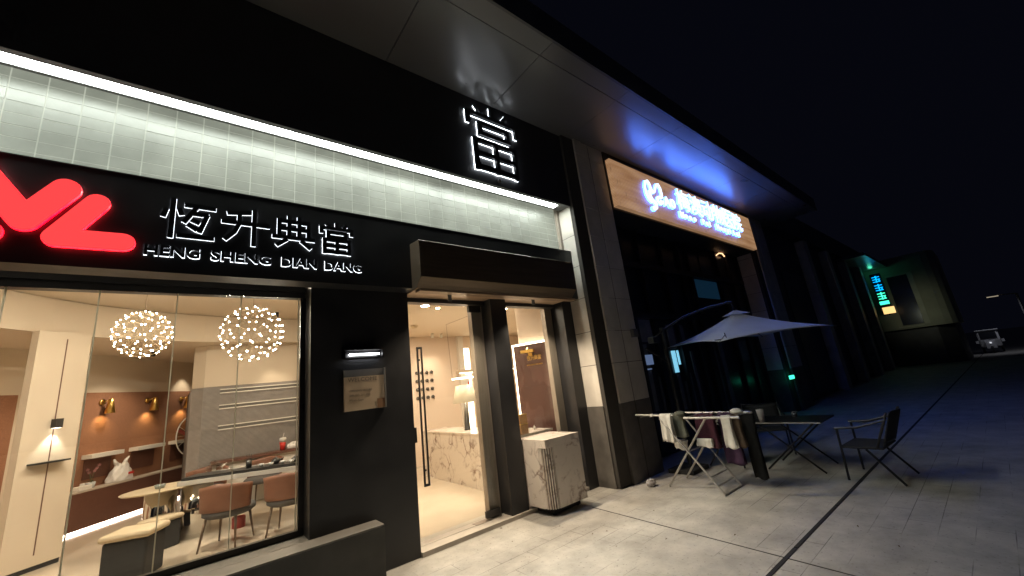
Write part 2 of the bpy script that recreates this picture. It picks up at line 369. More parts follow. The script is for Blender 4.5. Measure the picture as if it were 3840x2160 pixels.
PAVE = pavement_mat()
bm = BM(); sheet(bm, [[(x, y, 0) for x in (-60, 4, 60, 260)] for y in (-120, 0, 60, 160)])
tag(obj('pavement', bm, PAVE), kind='structure')
# drain slot running along the street, and the wider joint across the slabs
bm = BM()
for i in range(30):
    xa = 1.5 + i * 1.2; ya = 1.505 - 0.0165 * (xa - 2)
    obox(bm, (xa, ya - .016, 0.0), (1.19, -0.0165 * 1.19, 0), (0, .032, 0), (0, 0, 0.004))
tag(obj('drain_slot', bm, GROUTMAT), kind='structure')
bm = BM(); prism_xy(bm, [(3.862, 3.60), (3.872, 3.60), (3.56, 0.2), (3.55, 0.2)][::-1], 0.0, 0.0035)
tag(obj('pavement_joint', bm, pbr('joint_fill', (0.07, 0.065, 0.06), .9, 0, .3, 20)), kind='structure')
bm = BM()
for i, (x, y, s) in enumerate(((2.80, 4.04, .022), (2.87, 4.0, .012), (2.64, 3.63, .016), (2.30, 3.76, .009), (3.23, 3.06, .014), (3.36, 2.98, .012), (3.12, 2.68, .018), (3.9, 1.95, .02), (2.9, 2.5, .01), (3.5, 2.4, .012), (4.6, 1.2, .025), (4.3, .9, .02), (3.2, 3.5, .008), (4.1, 2.9, .01), (2.5, 3.2, .009), (3.7, 2.2, .011))):
    a = random.random() * 6; u = Vector((math.cos(a), math.sin(a), 0)) * s; v = Vector((-math.sin(a), math.cos(a), 0)) * s * .35
    sheet(bm, [[Vector((x, y, .003)) - u, Vector((x, y, .008)) - v * .2 + Vector((0, 0, .004))], [Vector((x, y, .006)) + v, Vector((x, y, .003)) + u]])
tag(obj('leaf_litter', bm, pbr('dry_leaf', (0.13, 0.09, 0.05), .9, 0, .4, 80)), 'dry leaf scraps scattered over the lit pavement', 'litter', kind='stuff')

# ------------------------------------------------------------------ pawn shop building
shop = thing('pawn_shop', 'black fronted pawn shop with lit window, glass doors and glowing glass block band', 'shop', (1.7, 4.13, 0))
XL = -3.2
obj('upper_wall', bx(XL, 4.955, 3.775, 3.835, 4.257, 5.578), FASCIA, shop)
bm = BM(); box(bm, XL, 4.61, 3.964, 4.0, 4.262, 4.40); box(bm, 4.415, 4.61, 3.838, 3.963, 4.262, 4.29); box(bm, XL, 4.61, 3.838, 4.15, 4.41, 4.46); box(bm, XL, 4.955, 3.776, 3.834, 4.2535, 4.2565)
obj('light_trough', bm, pbr('trough_grey', (0.16, 0.16, 0.165), .5), shop)
# glass block band, backlight put into its emission: separate blocks, each a touch out of true
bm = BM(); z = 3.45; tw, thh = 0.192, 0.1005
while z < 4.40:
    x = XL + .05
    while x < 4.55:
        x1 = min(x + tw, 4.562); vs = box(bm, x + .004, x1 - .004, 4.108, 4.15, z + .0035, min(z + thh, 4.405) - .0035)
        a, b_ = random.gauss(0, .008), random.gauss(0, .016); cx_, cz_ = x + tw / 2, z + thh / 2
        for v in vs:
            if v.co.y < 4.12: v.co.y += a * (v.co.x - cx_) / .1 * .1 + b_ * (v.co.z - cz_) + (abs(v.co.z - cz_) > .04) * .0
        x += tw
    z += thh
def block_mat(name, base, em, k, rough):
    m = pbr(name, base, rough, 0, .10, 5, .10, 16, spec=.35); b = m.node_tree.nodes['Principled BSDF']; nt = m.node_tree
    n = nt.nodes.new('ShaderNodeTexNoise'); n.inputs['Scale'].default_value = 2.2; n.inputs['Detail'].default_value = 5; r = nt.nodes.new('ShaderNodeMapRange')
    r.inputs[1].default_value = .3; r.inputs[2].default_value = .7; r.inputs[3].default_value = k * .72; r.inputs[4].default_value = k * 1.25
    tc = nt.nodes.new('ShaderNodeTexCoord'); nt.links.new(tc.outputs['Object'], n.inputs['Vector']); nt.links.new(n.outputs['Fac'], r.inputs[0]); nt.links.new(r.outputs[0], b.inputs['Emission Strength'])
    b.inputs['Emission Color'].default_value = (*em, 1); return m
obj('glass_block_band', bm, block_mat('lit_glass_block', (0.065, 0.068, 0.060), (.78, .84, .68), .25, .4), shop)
obj('tile_edge', bx(4.566, 4.611, 4.05, 4.104, 3.523, 4.40), STEEL, shop)
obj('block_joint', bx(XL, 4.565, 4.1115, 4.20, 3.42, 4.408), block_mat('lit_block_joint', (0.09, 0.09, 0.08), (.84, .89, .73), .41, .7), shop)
bm = BM(); box(bm, .855, 1.87, 4.13, 4.46, 0, 2.80); box(bm, XL, .85, 4.365, 4.45, 2.675, 2.80); box(bm, XL, -2.2, 4.13, 4.44, 0.46, 2.79)
box(bm, XL, 0.853, 4.33, 4.37, 2.735, 2.765)
obj('wall_panel', bm, BLACK, shop)
for xa, xb, ya in ((3.05, 3.31, 4.13), (4.405, 4.612, 4.095)):
    obj('column', bx(xa, xb, ya, 4.47, 0, 2.86), BLACK, shop)
obj('door_header', bm := bx(1.871, 4.404, 4.275, 4.40, 2.66, 2.75), BLACK, shop)
# plinth and sill under the window
obj('plinth', bx(XL, 1.43, 3.90, 4.128, 0, .45), PLINTH, shop)
obj('sill', bx(XL, 1.428, 3.902, 4.127, .452, .466), SILL, shop)
obj('inner_sill', bx(XL, .853, 4.131, 4.355, .30, .466), SILL, shop)
# shop window
win = obj('window', (lambda b: (box(b, XL, .852, 4.345, 4.40, .467, .515), box(b, .805, .851, 4.346, 4.40, .516, 2.672), b)[2])(BM()), BLACKMETAL, shop)
obj('pane', bx(XL, .804, 4.36, 4.37, .516, 2.674), CLEAR, win)
bm = BM()
for x in (-1.60, -1.11, -.635, -.16, .30, .788):
    box(bm, x - .004, x + .004, 4.357, 4.373, .517, 2.672)
obj('glass_seam', bm, SEAM, win)
# step and doors
obj('step', bx(1.872, 4.404, 4.10, 4.50, 0, .045), STEPSTONE, shop)
bm = BM(); box(bm, 1.875, 4.40, 4.262, 4.268, .0452, .0470); box(bm, 2.62, 2.99, 4.25, 4.36, .0452, .0475)
obj('floor_track', bm, pbr('track_metal', (0.25, 0.22, 0.19), .4, .6), shop)
door = obj('glass_door', bx(1.89, 2.985, 4.30, 4.312, .075, 2.635), CLEAR, shop)
obj('patch_fitting', bx(2.79, 2.99, 4.285, 4.327, .062, .135), BLACKMETAL, door); obj('patch_fitting', bx(2.80, 2.99, 4.285, 4.327, 2.56, 2.645), BLACKMETAL, door)
bm = BM(); box(bm, 2.005, 2.022, 4.245, 4.262, .60, 2.11); box(bm, 2.055, 2.072, 4.245, 4.262, .60, 2.11)
box(bm, 2.022, 2.055, 4.245, 4.262, 2.085, 2.11); box(bm, 2.022, 2.055, 4.245, 4.262, .60, .625); box(bm, 2.03, 2.046, 4.262, 4.30, .75, .77); box(bm, 2.03, 2.046, 4.262, 4.30, 1.95, 1.97)
obj('door_handle', bm, BLACKMETAL, door)
obj('door_lock', bx(1.895, 1.965, 4.28, 4.33, 1.06, 1.22), BLACKMETAL, door)
for xa, xb in ((2.875, 3.048), (4.255, 4.403)):
    obj('door_jamb', bx(xa, xb, 4.352, 4.44, .0485, 2.655), STEEL, shop)
bm = BM(); box(bm, 3.312, 4.402, 4.335, 4.345, .05, 2.65)
obj('side_pane', bm, CLEAR, shop)
# inside shell
bm = BM(); box(bm, -7, 7.5, 4.47, 14, -.02, .044); obj('shop_floor', bm, FLOORIN, shop)
bm = BM(); box(bm, 1.95, 7.2, 4.46, 9.5, 2.92, 3.02); obj('lobby_ceiling', bm, CEIL, shop)
bm = BM(); box(bm, -7, 1.93, 4.46, 14.2, 3.50, 3.6); obj('lounge_ceiling', bm, CEIL, shop)
bm = BM(); prism_xy(bm, [(-7, 3.9 + 1.0), (-3.2, 6.45), (-1.94, 7.70), (-1.60, 8.13), (-1.26, 8.45), (-.6, 8.87), (.09, 9.15), (.9, 9.32), (1.92, 9.42), (1.92, 14.1), (-7, 14.1)], 3.0, 3.49)
obj('ceiling_bulkhead', bm, CEIL, shop)
bm = BM(); box(bm, 1.93, 7.3, 8.6, 8.7, .05, 2.915); obj('lobby_back_wall', bm, PINK, shop)
bm = BM(); prism_xy(bm, [(1.88, 4.47), (1.95, 4.47), (2.3, 8.59), (1.93, 9.6), (1.93, 14.0), (1.86, 14.0), (1.86, 9.6), (1.90, 7)], .05, 3.5); obj('partition_wall', bm, CREAM, shop)
bm = BM(); box(bm, 7.2, 7.3, 4.47, 8.59, .05, 2.915); box(bm, 4.613, 7.2, 4.46, 4.50, .05, 2.9); obj('lobby_side_wall', bm, PINK, shop)
T = Vector((.60012, .79991, 0)); NN = Vector((-.79991, .60012, 0)); P0 = Vector((-1.473, 9.942, 0))
def wp(t, off, z): return P0 + T * t + NN * off + Vector((0, 0, z))
bm = BM(); obox(bm, wp(-7, .32, .05), T * 11.5, NN * .1, (0, 0, 2.96)); obj('lounge_back_wall', bm, CREAM, shop)
bm = BM(); obox(bm, wp(.30, .30, .69), T * 2.55, NN * .018, (0, 0, 1.63)); obox(bm, wp(-4, .30, .05), T * 3.34, NN * .018, (0, 0, 2.25)); obj('fabric_panel', bm, BROWN, shop)
# column in the lounge with its slit, and grey slat wall
Cd = Vector((.735, .678, 0)); Cn = Vector((-.678, .735, 0)); Co = Vector((-1.64, 7.84, 0))
bm = BM(); obox(bm, Co + Vector((0, 0, .10)), Cd * .58, Cn * .12, (0, 0, 2.89)); obj('lounge_column', bm, CREAM, shop)
bm = BM(); obox(bm, Co + Vector((0, 0, .045)) + Cn * .01, Cd * .575, Cn * .10, (0, 0, .054)); obj('column_skirting', bm, BLACK, shop)
bm = BM(); obox(bm, Co + Cd * .298 - Cn * .003 + Vector((0, 0, .22)), Cd * .012, Cn * .02, (0, 0, 2.68)); obj('column_slit', bm, BENCH, shop)
bm = BM()
for k in range(96):
    zz = .06 + k * .0222
    if zz > 2.18: break
    box(bm, .147, 1.852, 9.6, 9.63, zz, zz + .014)
    obox(bm, (-.03, 9.735, zz), (.175, -.133, 0), (.02, .03, 0), (0, 0, .018))
slat = obj('slat_wall', bm, SLAT, shop)
bm = BM(); prism_xy(bm, [(-.025, 9.75), (.155, 9.612), (1.855, 9.612), (1.855, 12.4), (1.0, 13.4), (.3, 12.7), (-.1, 11.9)], .05, 2.192); obj('slat_backing', bm, SLATD, shop)
bm = BM()
for z0, z1 in ((2.055, 2.14), (1.76, 1.845), (1.375, 1.465)):
    box(bm, .40, 1.852, 9.575, 9.599, z0, z0 + .018); box(bm, .40, 1.852, 9.575, 9.599, z1 - .018, z1)
bn_ = BM()
for z0, z1 in ((2.055, 2.14), (1.76, 1.845), (1.375, 1.465)): box(bn_, .40, 1.852, 9.585, 9.5985, z0 + .0185, z1 - .0185)
obj('groove_niche', bn_, pbr('niche_grey', (.13, .12, .11), .7), slat)
obj('groove_trim', bm, pbr('pale_trim', (.78, .74, .66), .4, 0), slat)
bm = BM(); prism_xy(bm, [(-.03, 9.76), (.15, 9.64), (1.852, 9.64), (1.852, 13.2), (.2, 12.6)], 2.196, 2.996); obj('upper_column', bm, CREAM, shop)
# building mass behind, roof slab
obj('roof_slab', bx(-12, 34, 3.78, 16, 5.70, 6.6), WALLDARK, shop)
obj('rear_wall', bx(-12, 30, 14.3, 14.5, 0, 5.7), WALLDARK, shop)

# ------------------------------------------------------------------ roof overhang (soffit)
bm = BM(); pitch = 1.60; x = -8.0
while x < 14.0:
    for ya, yb in ((2.70, 3.85), (2.462, 2.692)):
        box(bm, x + .004, x + pitch - .004, ya, yb, 5.582, 5.62)
    x += pitch
over = thing('roof_overhang', 'long grey metal panelled soffit overhanging both shopfronts', 'roof overhang', (4, 3, 5.58))
obj('soffit_panels', bm, SOFFIT, over)
obj('soffit_backing', bx(-8, 14.4, 2.45, 3.86, 5.625, 5.70), FASCIA, over)
obj('edge_trim', bx(-8, 14.4, 2.42, 2.452, 5.56, 5.95), pbr('edge_metal', (.10, .10, .105), .4, .4, .2, 3), over)

# ------------------------------------------------------------------ LED trough light
o = tag(obj('cove_light', bx(XL, 4.41, 3.842, 3.962, 4.272, 4.285), E_STRIP), 'long white light strip recessed above the glass blocks', 'strip light')

# ------------------------------------------------------------------ sign band with letters
sign = thing('shop_sign', 'black sign band with red mark and white outlined pawn shop characters', 'sign', (1.7, 3.95, 2.73))
bm = BM(); box(bm, XL, 4.61, 3.92, 4.125, 2.727, 3.512); obj('sign_board', bm, BLACK, sign)
bm = BM(); box(bm, XL, 4.611, 3.917, 4.107, 3.5125, 3.522); obj('sign_cap', bm, pbr('cap_metal', (.06, .06, .06), .35, .5), sign)
def stroke_bm(strokes, ox, oz, sx, sz, t, y0, y1, grow=0.0):
    bm = BM(); k = 0
    for s in strokes:
        (x0, z0), (x1, z1) = (s[0], s[1]), (s[2], s[3])
        a = Vector((ox + x0 * sx, oz + z0 * sz)); b = Vector((ox + x1 * sx, oz + z1 * sz)); w = (s[4] if len(s) > 4 else t) / 2 + grow
        d = (b - a).normalized(); n = Vector((-d.y, d.x)); e = d * (w if abs(d.x) < .05 or abs(d.y) < .05 else grow)
        q = [a - e - n * w, b + e - n * w, b + e + n * w, a - e + n * w]; dy = .0006 * k; k += 1
        prism_xz(bm, [(v.x, v.y) for v in q], y0 - dy, y1 - dy * .5)
    return bm
HENG = [(.19, 1, .19, 0), (.07, .74, .02, .50), (.31, .78, .37, .60), (.46, .90, 1, .90), (.36, .03, 1, .03), (.66, .88, .42, .40), (.58, .68, .86, .68), (.88, .68, .74, .16), (.56, .50, .74, .42), (.50, .36, .70, .22)]
SHENG = [(0, .60, 1, .60), (.06, .86, .32, .90), (.32, .90, .60, .95), (.34, .90, .34, .60), (.34, .58, .24, .30), (.25, .32, .04, .06), (.68, 1, .68, 0)]
DIAN = [(.12, .88, .12, .36), (.12, .86, .88, .86), (.88, .88, .88, .36), (.37, 1, .37, .36), (.63, 1, .63, .36), (.12, .62, .88, .62), (0, .34, 1, .34), (.32, .28, .06, .06), (.68, .28, .95, .04)]
DANG = [(.5, 1, .5, .87), (.20, .99, .30, .87), (.80, .99, .70, .87), (.04, .83, .96, .83), (.04, .83, .04, .70), (.96, .83, .96, .70), (.24, .70, .76, .70), (.24, .70, .24, .55), (.76, .70, .76, .55), (.24, .54, .76, .54), (.13, .43, .87, .43), (.13, .43, .13, .02), (.87, .43, .87, .02), (.13, .23, .87, .23), (.5, .43, .5, .02), (.13, .03, .87, .03)]
LETTER = pbr('letter_black_face', (.010, .010, .011), .35)
def glyph(strokes, ox, oz, sx, sz, t, yw, d1, d2, name='character', lab=None, grow=.0015, em=None):
    f = obj(name, stroke_bm(strokes, ox, oz, sx, sz, t, yw - d2, yw - d1), LETTER, sign)
    if lab: f['label'] = lab
    obj('backlight', stroke_bm(strokes, ox, oz, sx, sz, t, yw - d1 + .002, yw - .003, grow), em or E_LETTER, f)
    return f
for st, ox, sx in ((HENG, -.285, .325), (SHENG, .115, .325), (DIAN, .495, .325), (DANG, .885, .315)):
    glyph(st, ox, 3.035, sx, .315, .034, 3.92, .0055, .030)
for wd, xa, xb in (('HENG', -.365, -.03), ('SHENG', .045, .475), ('DIAN', .56, .855), ('DANG', .93, 1.285)):
    f = obj('word', text_bm(wd, xa, xb, 2.856, 2.945, 3.892, .0225, .022), LETTER, sign)
    obj('backlight', text_bm(wd, xa - .002, xb + .002, 2.853, 2.948, 3.9155, .003, .025), E_LETTER, f)
def redmark(pts, r):
    bm = BM(); prism_xz(bm, thick_line(pts, r), 3.882, 3.888)
    f = obj('red_mark', bm, E_RED, sign)
    bm = BM(); prism_xz(bm, thick_line(pts, r + .002), 3.889, 3.918)
    obj('mark_side', bm, E_REDGLOW, f)
redmark([(-1.25, 3.42), (-.975, 3.03), (-.81, 3.30)], .076)
redmark([(-.645, 3.225), (-.82, 2.925), (-.485, 2.935)], .066)
redmark([(-1.62, 3.10), (-1.45, 2.925), (-1.125, 2.925)], .072)
# big character on the upper wall: its own sign
big = thing('wall_character_sign', 'large white outlined single character on the black upper wall', 'sign', (3.12, 3.77, 4.4))
sign_keep = sign; sign = big
f = glyph(DANG, 2.68, 4.42, .93, 1.05, .062, 3.775, .011, .060, grow=.001, em=emit('large_character_backlight', (.86, .93, 1.0), 8.0))
sign = sign_keep
o = tag(obj('wall_sensor', lt([(0, 0), (.028, 0), (.03, .02), (.02, .035), (0, .04)], (0, 0, 0), 14), pbr('sensor_grey', (.14, .14, .15), .5), smooth=True), 'small round grey sensor below the big character', 'sensor')
o.location = (3.17, 3.775, 4.335); o.rotation_euler = (R(90), 0, 0)

# ------------------------------------------------------------------ entrance canopy
can = thing('entrance_canopy', 'dark bronze metal box canopy over the glass doors', 'canopy', (3.1, 3.8, 2.7))
prof = [(3.683, 2.80), (3.683, 3.222), (3.915, 3.25), (3.915, 2.70), (3.79, 2.70), (3.76, 2.735)]
bm = BM(); prism_yz(bm, prof, 1.835, 4.33)
bmesh.ops.bevel(bm, geom=[e for e in bm.edges], offset=.004, segments=1, affect='EDGES')
obj('canopy_box', bm, CANOPY, can)
obj('canopy_soffit', bx(1.873, 4.40, 3.916, 4.273, 2.712, 2.74), pbr('canopy_underside', (.50, .36, .25), .38, .1, .1, 3), can)
obj('canopy_return', bx(1.875, 4.40, 3.80, 3.914, 2.672, 2.699), pbr('canopy_lip', (.32, .23, .16), .45, .2, .1, 3), can)
spot0 = None
for i, (x, lab) in enumerate(((2.37, 'small black downlight under the canopy over the glass door'), (3.74, 'small black downlight under the canopy over the marble block'))):
    s = thing('downlight', lab, 'light', (x, 4.02, 2.711), group='canopy downlights')
    obj('housing', lt([(.03, -.005), (.03, 0), (.024, -.001), (.024, -.085), (.021, -.085), (.019, -.07), (0, -.07)], (0, 0, 0), 16), BLACKMETAL, s, True, True)
    obj('lens', lt([(0, -.074), (.018, -.074), (.018, -.0725), (0, -.0725)], (0, 0, 0), 14), E_DOWN, s, False, True)
    lamp('downlight_beam', 'SPOT', (x, 4.02, 2.615), 150, WARM, s, .02, (0, 0, 0), R(125), .8)

# ------------------------------------------------------------------ notice and its lamp
nt_ = thing('opening_hours_notice', 'pale welcome notice with opening hours on the black wall panel', 'notice', (1.35, 4.12, 1.5))
bm = BM(); box(bm, 1.15, 1.55, 4.10, 4.128, 1.488, 1.815); obj('notice_face', bm, NOTICE, nt_)
bm = BM(); box(bm, 1.15, 1.55, 4.108, 4.128, 1.817, 1.885); obj('notice_head', bm, pbr('notice_head', (.16, .15, .14), .5), nt_)
bm = BM(); box(bm, 1.552, 1.566, 4.095, 4.128, 1.486, 1.89); obj('notice_edge', bm, SILL, nt_)
for tx, xa, xb, za, zb in (('WELCOME', 1.185, 1.475, 1.768, 1.806), ('OPENING HOURS', 1.20, 1.42, 1.668, 1.688), ('09:00-21:00', 1.20, 1.40, 1.622, 1.643), ('Mon-Sun', 1.20, 1.33, 1.578, 1.600)):
    obj('notice_line', text_bm(tx, xa, xb, za, zb, 4.0985, .001, 0), INK, nt_)
obj('sticker', bx(1.47, 1.549, 4.0975, 4.099, 1.49, 1.58), TAN, nt_)
wl = thing('notice_lamp', 'slim black wall lamp with white tube above the welcome notice', 'wall lamp', (1.34, 4.1, 2.02))
bm = BM(); box(bm, 1.14, 1.53, 4.04, 4.128, 2.075, 2.09); box(bm, 1.14, 1.15, 4.04, 4.128, 2.0, 2.074); box(bm, 1.52, 1.53, 4.04, 4.128, 2.0, 2.074); box(bm, 1.151, 1.519, 4.118, 4.128, 2.0, 2.074); box(bm, 1.14, 1.53, 4.035, 4.05, 1.992, 2.0)
obj('lamp_case', bm, BLACKMETAL, wl)
obj('lamp_tube', tb([(1.20, 4.085, 2.035), (1.50, 4.085, 2.035)], .009, 10), E_WHITEBAR, wl)

# ------------------------------------------------------------------ lobby contents
ct = thing('reception_counter', 'long cream marble reception counter with brown veins behind the glass door', 'counter', (3.8, 6, .045))
bm = BM(); prism_xy(bm, [(3.50, 4.48), (4.10, 4.48), (4.10, 7.6), (3.63, 7.6)], .046, .845); obj('counter_front', bm, MARBLE, ct)
bm = BM(); prism_xy(bm, [(3.49, 4.40), (4.14, 4.40), (4.14, 7.62), (3.62, 7.62)], .846, .872); obj('counter_top', bm, MARBLE, ct)
mb = thing('marble_block', 'outdoor marble pedestal with fluted corner standing before the right doorway', 'pedestal', (3.63, 3.95, 0))
cor = []
for k in range(25):
    a = math.pi + (math.pi / 2) * k / 24; rr = .13 - (.022 if k % 4 in (1, 2) else 0)
    cor.append((3.46 + rr * math.cos(a), 3.84 + rr * math.sin(a)))
bm = BM(); prism_xy(bm, [(3.33, 4.26), (3.33, 3.86)] + cor[1:-1] + [(3.48, 3.71), (3.93, 3.71), (3.93, 4.26)], .085, .765); obj('block_body', bm, MARBLE, mb)
bm = BM()
for k0 in (1, 5, 9, 13, 17, 21):
    p = []
    for k in (k0 - .1, k0 + .5, k0 + 1.1):
        a = math.pi + (math.pi / 2) * k / 24; p.append((a, .1115))
    prism_xy(bm, [(3.46 + r_ * math.cos(a), 3.84 + r_ * math.sin(a)) for a, r_ in p] + [(3.46 + .1 * math.cos(a), 3.84 + .1 * math.sin(a)) for a, r_ in p[::-1]], .088, .762)
obj('flute_inlay', bm, pbr('brown_flute', (.06, .03, .02), .4, 0, .4, 30), mb)
obj('block_top', bx(3.33, 3.93, 3.71, 4.26, .766, .86), MARBLE, mb)
obj('block_base', bx(3.42, 3.88, 3.80, 4.22, .012, .084), RUBBER, mb)
for i, (x, y) in enumerate(((3.45, 3.83), (3.85, 3.83), (3.45, 4.18), (3.85, 4.18))):
    obj('foot', lt([(.025, 0), (.025, .011), (0, .011)], (x, y, 0.0), 10), RUBBER, mb)
g1 = thing('gift_box', 'tan carton with gold lid edge lower in the stack beside the column', 'box', (3.60, 4.45, .874), .12)
obj('box_body', bx(-.055, .085, -.05, .05, 0, .125, .004), KRAFT, g1, local=True); obj('box_lid', bx(-.058, .088, -.053, .053, .1255, .137, .003), BRASS, g1, local=True)
g2 = thing('gift_box', 'tan carton with gold lid on top of the other carton by the column', 'box', (3.60, 4.45, 1.0125), .05)
obj('box_body', bx(-.05, .08, -.048, .048, 0, .115, .004), KRAFT, g2, local=True); obj('box_lid', bx(-.052, .082, -.05, .05, .1155, .126, .003), BRASS, g2, local=True)
tl = thing('table_lamp', 'table lamp with cream cone shade and black tapered base on the counter', 'lamp', (3.86, 6.3, .874))
obj('lamp_shade', lt([(.225, .47), (.155, .78), (.150, .78), (.220, .47)], (0, 0, 0), 28, False), SHADE, tl, True, True)
obj('lamp_base', lt([(.06, 0), (.06, .012), (.055, .02), (.02, .52), (.012, .52), (0, .52)], (0, 0, 0), 20), BLACKMETAL, tl, True, True)
lamp('shade_bulb', 'POINT', (3.86, 6.3, 1.48), 12, WARM, tl, .05)
pl = thing('pendant_light', 'thin horizontal gold pendant light hanging over the counter', 'pendant lamp', (3.75, 6.05, 2.92))
obj('light_bar', tb([(3.455, 6.0, 1.765), (4.12, 6.15, 1.78)], .014, 8), E_WARM, pl)
bm = BM(); tube(bm, [(3.46, 6.0, 1.78), (3.36, 5.9, 2.70)], .0025, 5); tube(bm, [(3.36, 5.9, 2.70), (3.97, 6.05, 2.91)], .0025, 5); obj('cable', bm, HOOK, pl)
obj('ceiling_rose', lt([(.04, 2.86), (.04, 2.918), (0, 2.918)], (3.98, 6.06, 0), 14), HOOK, pl)
ws = thing('wall_shelf', 'beige shelf band with lit edge on the lobby back wall', 'shelf', (5.4, 8.5, 1.95))
bm = BM(); box(bm, 5.06, 7.0, 8.40, 8.598, 1.985, 2.06); obj('shelf_board', bm, CREAM, ws); obj('shelf_light', bx(5.06, 7.0, 8.40, 8.42, 1.968, 1.984), E_WARM, ws)
sg = thing('safety_sign', 'small red and white sign on the lit lobby recess', 'sign', (5.3, 8.55, 1.75)); obj('sign_plate', bx(5.24, 5.42, 8.56, 8.58, 1.55, 1.93), WHITEP, sg); bm = BM(); prism_xz(bm, [(5.25, 1.56), (5.41, 1.56), (5.41, 1.76), (5.37, 1.76), (5.37, 1.62), (5.25, 1.62)], 8.553, 8.559); obj('red_print', bm, REDP, sg); obj('red_print', bx(5.25, 5.29, 8.553, 8.559, 1.72, 1.86), REDP, sg)
vl = thing('wall_light_slot', 'tall white vertical light slot in the lobby back wall', 'light', (5.25, 8.57, .05))
obj('light_slot', bx(5.28, 5.50, 8.585, 8.598, .06, 2.60), E_WARM, vl); obj('slot_side', bx(5.14, 5.29, 8.50, 8.598, .06, 2.905), WHITEP, vl)
hk = None
for i in range(4):
    for j in range(4):
        o = thing('wall_hook', 'round dark metal hook in the grid on the lobby back wall', 'hook', (4.02 + .125 * i, 8.598, 2.075 - .19 * j), group='grid of wall hooks')
        if hk is None:
            bm = BM(); lathe(bm, [(0, 0), (.042, 0), (.042, .02), (.036, .03), (0, .034)], (0, 0, 0), 16); bmesh.ops.rotate(bm, cent=(0, 0, 0), matrix=Matrix.Rotation(R(90), 3, 'X'), verts=bm.verts); hk = obj('disc', bm, HOOK, o, True, True)
            hp = obj('peg', tb([(0, -.03, -.01), (0, -.07, -.03), (0, -.075, -.06)], .007, 6), HOOK, o, True, True)
        else:
            for q in (hk, hp):
                c = q.copy(); COL.objects.link(c); c.parent = o
for i, (x, y, lab) in enumerate(((2.77, 5.48, 'round ceiling downlight just inside the glass door'), (3.06, 5.60, 'small second ceiling light inside the glass door'), (5.0, 6.5, 'ceiling downlight over the reception counter end'), (3.0, 7.6, 'ceiling downlight deep in the lobby'), (4.35, 5.5, 'ceiling light seen through the right doorway'))):
    o = thing('ceiling_downlight', lab, 'downlight', (x, y, 2.92), group='lobby downlights')
    obj('trim_ring', lt([(.085, -.004), (.085, -.0005), (.06, -.0005), (.06, -.004)], (0, 0, 0), 20, False), WHITEP, o, False, True)
    obj('lens', lt([(0, -.003), (.058, -.003), (.058, -.001), (0, -.001)], (0, 0, 0), 18), E_LENS, o, False, True)
    if i == 1: o.scale = (.45, .45, 1)
for i, (x, lab) in enumerate(((4.23, 'left small cylinder spotlight by the hook wall'), (4.46, 'right small cylinder spotlight by the hook wall'))):
    o = thing('ceiling_spotlight', lab, 'spotlight', (x, 8.1, 2.918), group='hook wall spotlights')
    obj('cylinder', lt([(.035, 0), (.035, -.1), (.028, -.1), (.026, -.08), (0, -.08)], (0, 0, 0), 16), WHITEP, o, True, True)
    obj('lens', lt([(0, -.085), (.024, -.085), (.024, -.082), (0, -.082)], (0, 0, 0), 12), E_DOWN, o, False, True)
    lamp('spot_beam', 'SPOT', (x, 8.1, 2.81), 16, WARM, o, .02, (R(28), 0, 0), R(60), .7)
tag(obj('smoke_detector', lt([(.07, 0), (.07, -.02), (.055, -.05), (.04, -.06), (0, -.06)], (3.33, 7.1, 2.918), 18), BEIGE), 'round cream smoke detector on the lobby ceiling', 'smoke detector')
# dark feature panel with lit edge
PD = Vector((-.37, .93, 0)); PN = Vector((-.93, -.37, 0)); PO = Vector((4.60, 4.62, 0))
fp = thing('feature_panel', 'dark brown panel with gold lettering and white lit edge inside right doorway', 'wall panel', (4.45, 5.0, .05))
bm = BM(); obox(bm, PO + Vector((0, 0, .05)) - PD * .1, PD * .87, PN * -.06, (0, 0, 2.14)); obj('panel_face', bm, DOORPANEL, fp)
bm = BM(); obox(bm, PO + PN * .005 + PD * .745 + Vector((0, 0, .05)), PD * .025, PN * -.05, (0, 0, 2.17)); obox(bm, PO + PN * .005 - PD * .1 + Vector((0, 0, 2.1925)), PD * .843, PN * -.05, (0, 0, .026)); obj('edge_light', bm, E_WARM, fp)
bm = BM(); obox(bm, PO + PN * -.08 - PD * .1 + Vector((0, 0, 2.23)), PD * .77, PN * -.04, (0, 0, .68)); obj('upper_fascia', bm, PINK, fp)
def on_panel(bm, s0, z0):
    M = Matrix(((-PD.x, -PN.x, 0, PO.x + PD.x * s0), (-PD.y, -PN.y, 0, PO.y + PD.y * s0), (0, 0, 1, z0), (0, 0, 0, 1)))
    bmesh.ops.transform(bm, matrix=M, verts=bm.verts); return bm
obj('gold_character', on_panel(text_bm('恆升典當', 0, .265, 0, .085, -.010, .008, .012), .50, 1.915), GOLD, fp)
obj('gold_word', on_panel(text_bm('HENG SHENG DIAN DANG', 0, .30, 0, .022, -.010, .008, .01), .52, 1.83), GOLD, fp)
bl = thing('picture_light', 'brass picture light mounted above the gold lettering', 'wall lamp', (4.40, 4.95, 2.05))
bm = BM(); obox(bm, PO + PN * .06 + PD * .56 + Vector((0, 0, 2.045)), PD * -.24, PN * .05, (0, 0, .05)); obj('lamp_bar', bm, BRASS, bl)
bm = BM(); obox(bm, PO + PN * .002 + PD * .46 + Vector((0, 0, 1.985)), PD * -.07, PN * .02, (0, 0, .055)); tube(bm, [PO + PD * .45 + PN * .02 + Vector((0, 0, 2.03)), PO + PD * .45 + PN * .05 + Vector((0, 0, 2.13)), PO + PD * .45 + PN * .085 + Vector((0, 0, 2.095))], .006, 6); obj('bracket', bm, BRASS, bl)
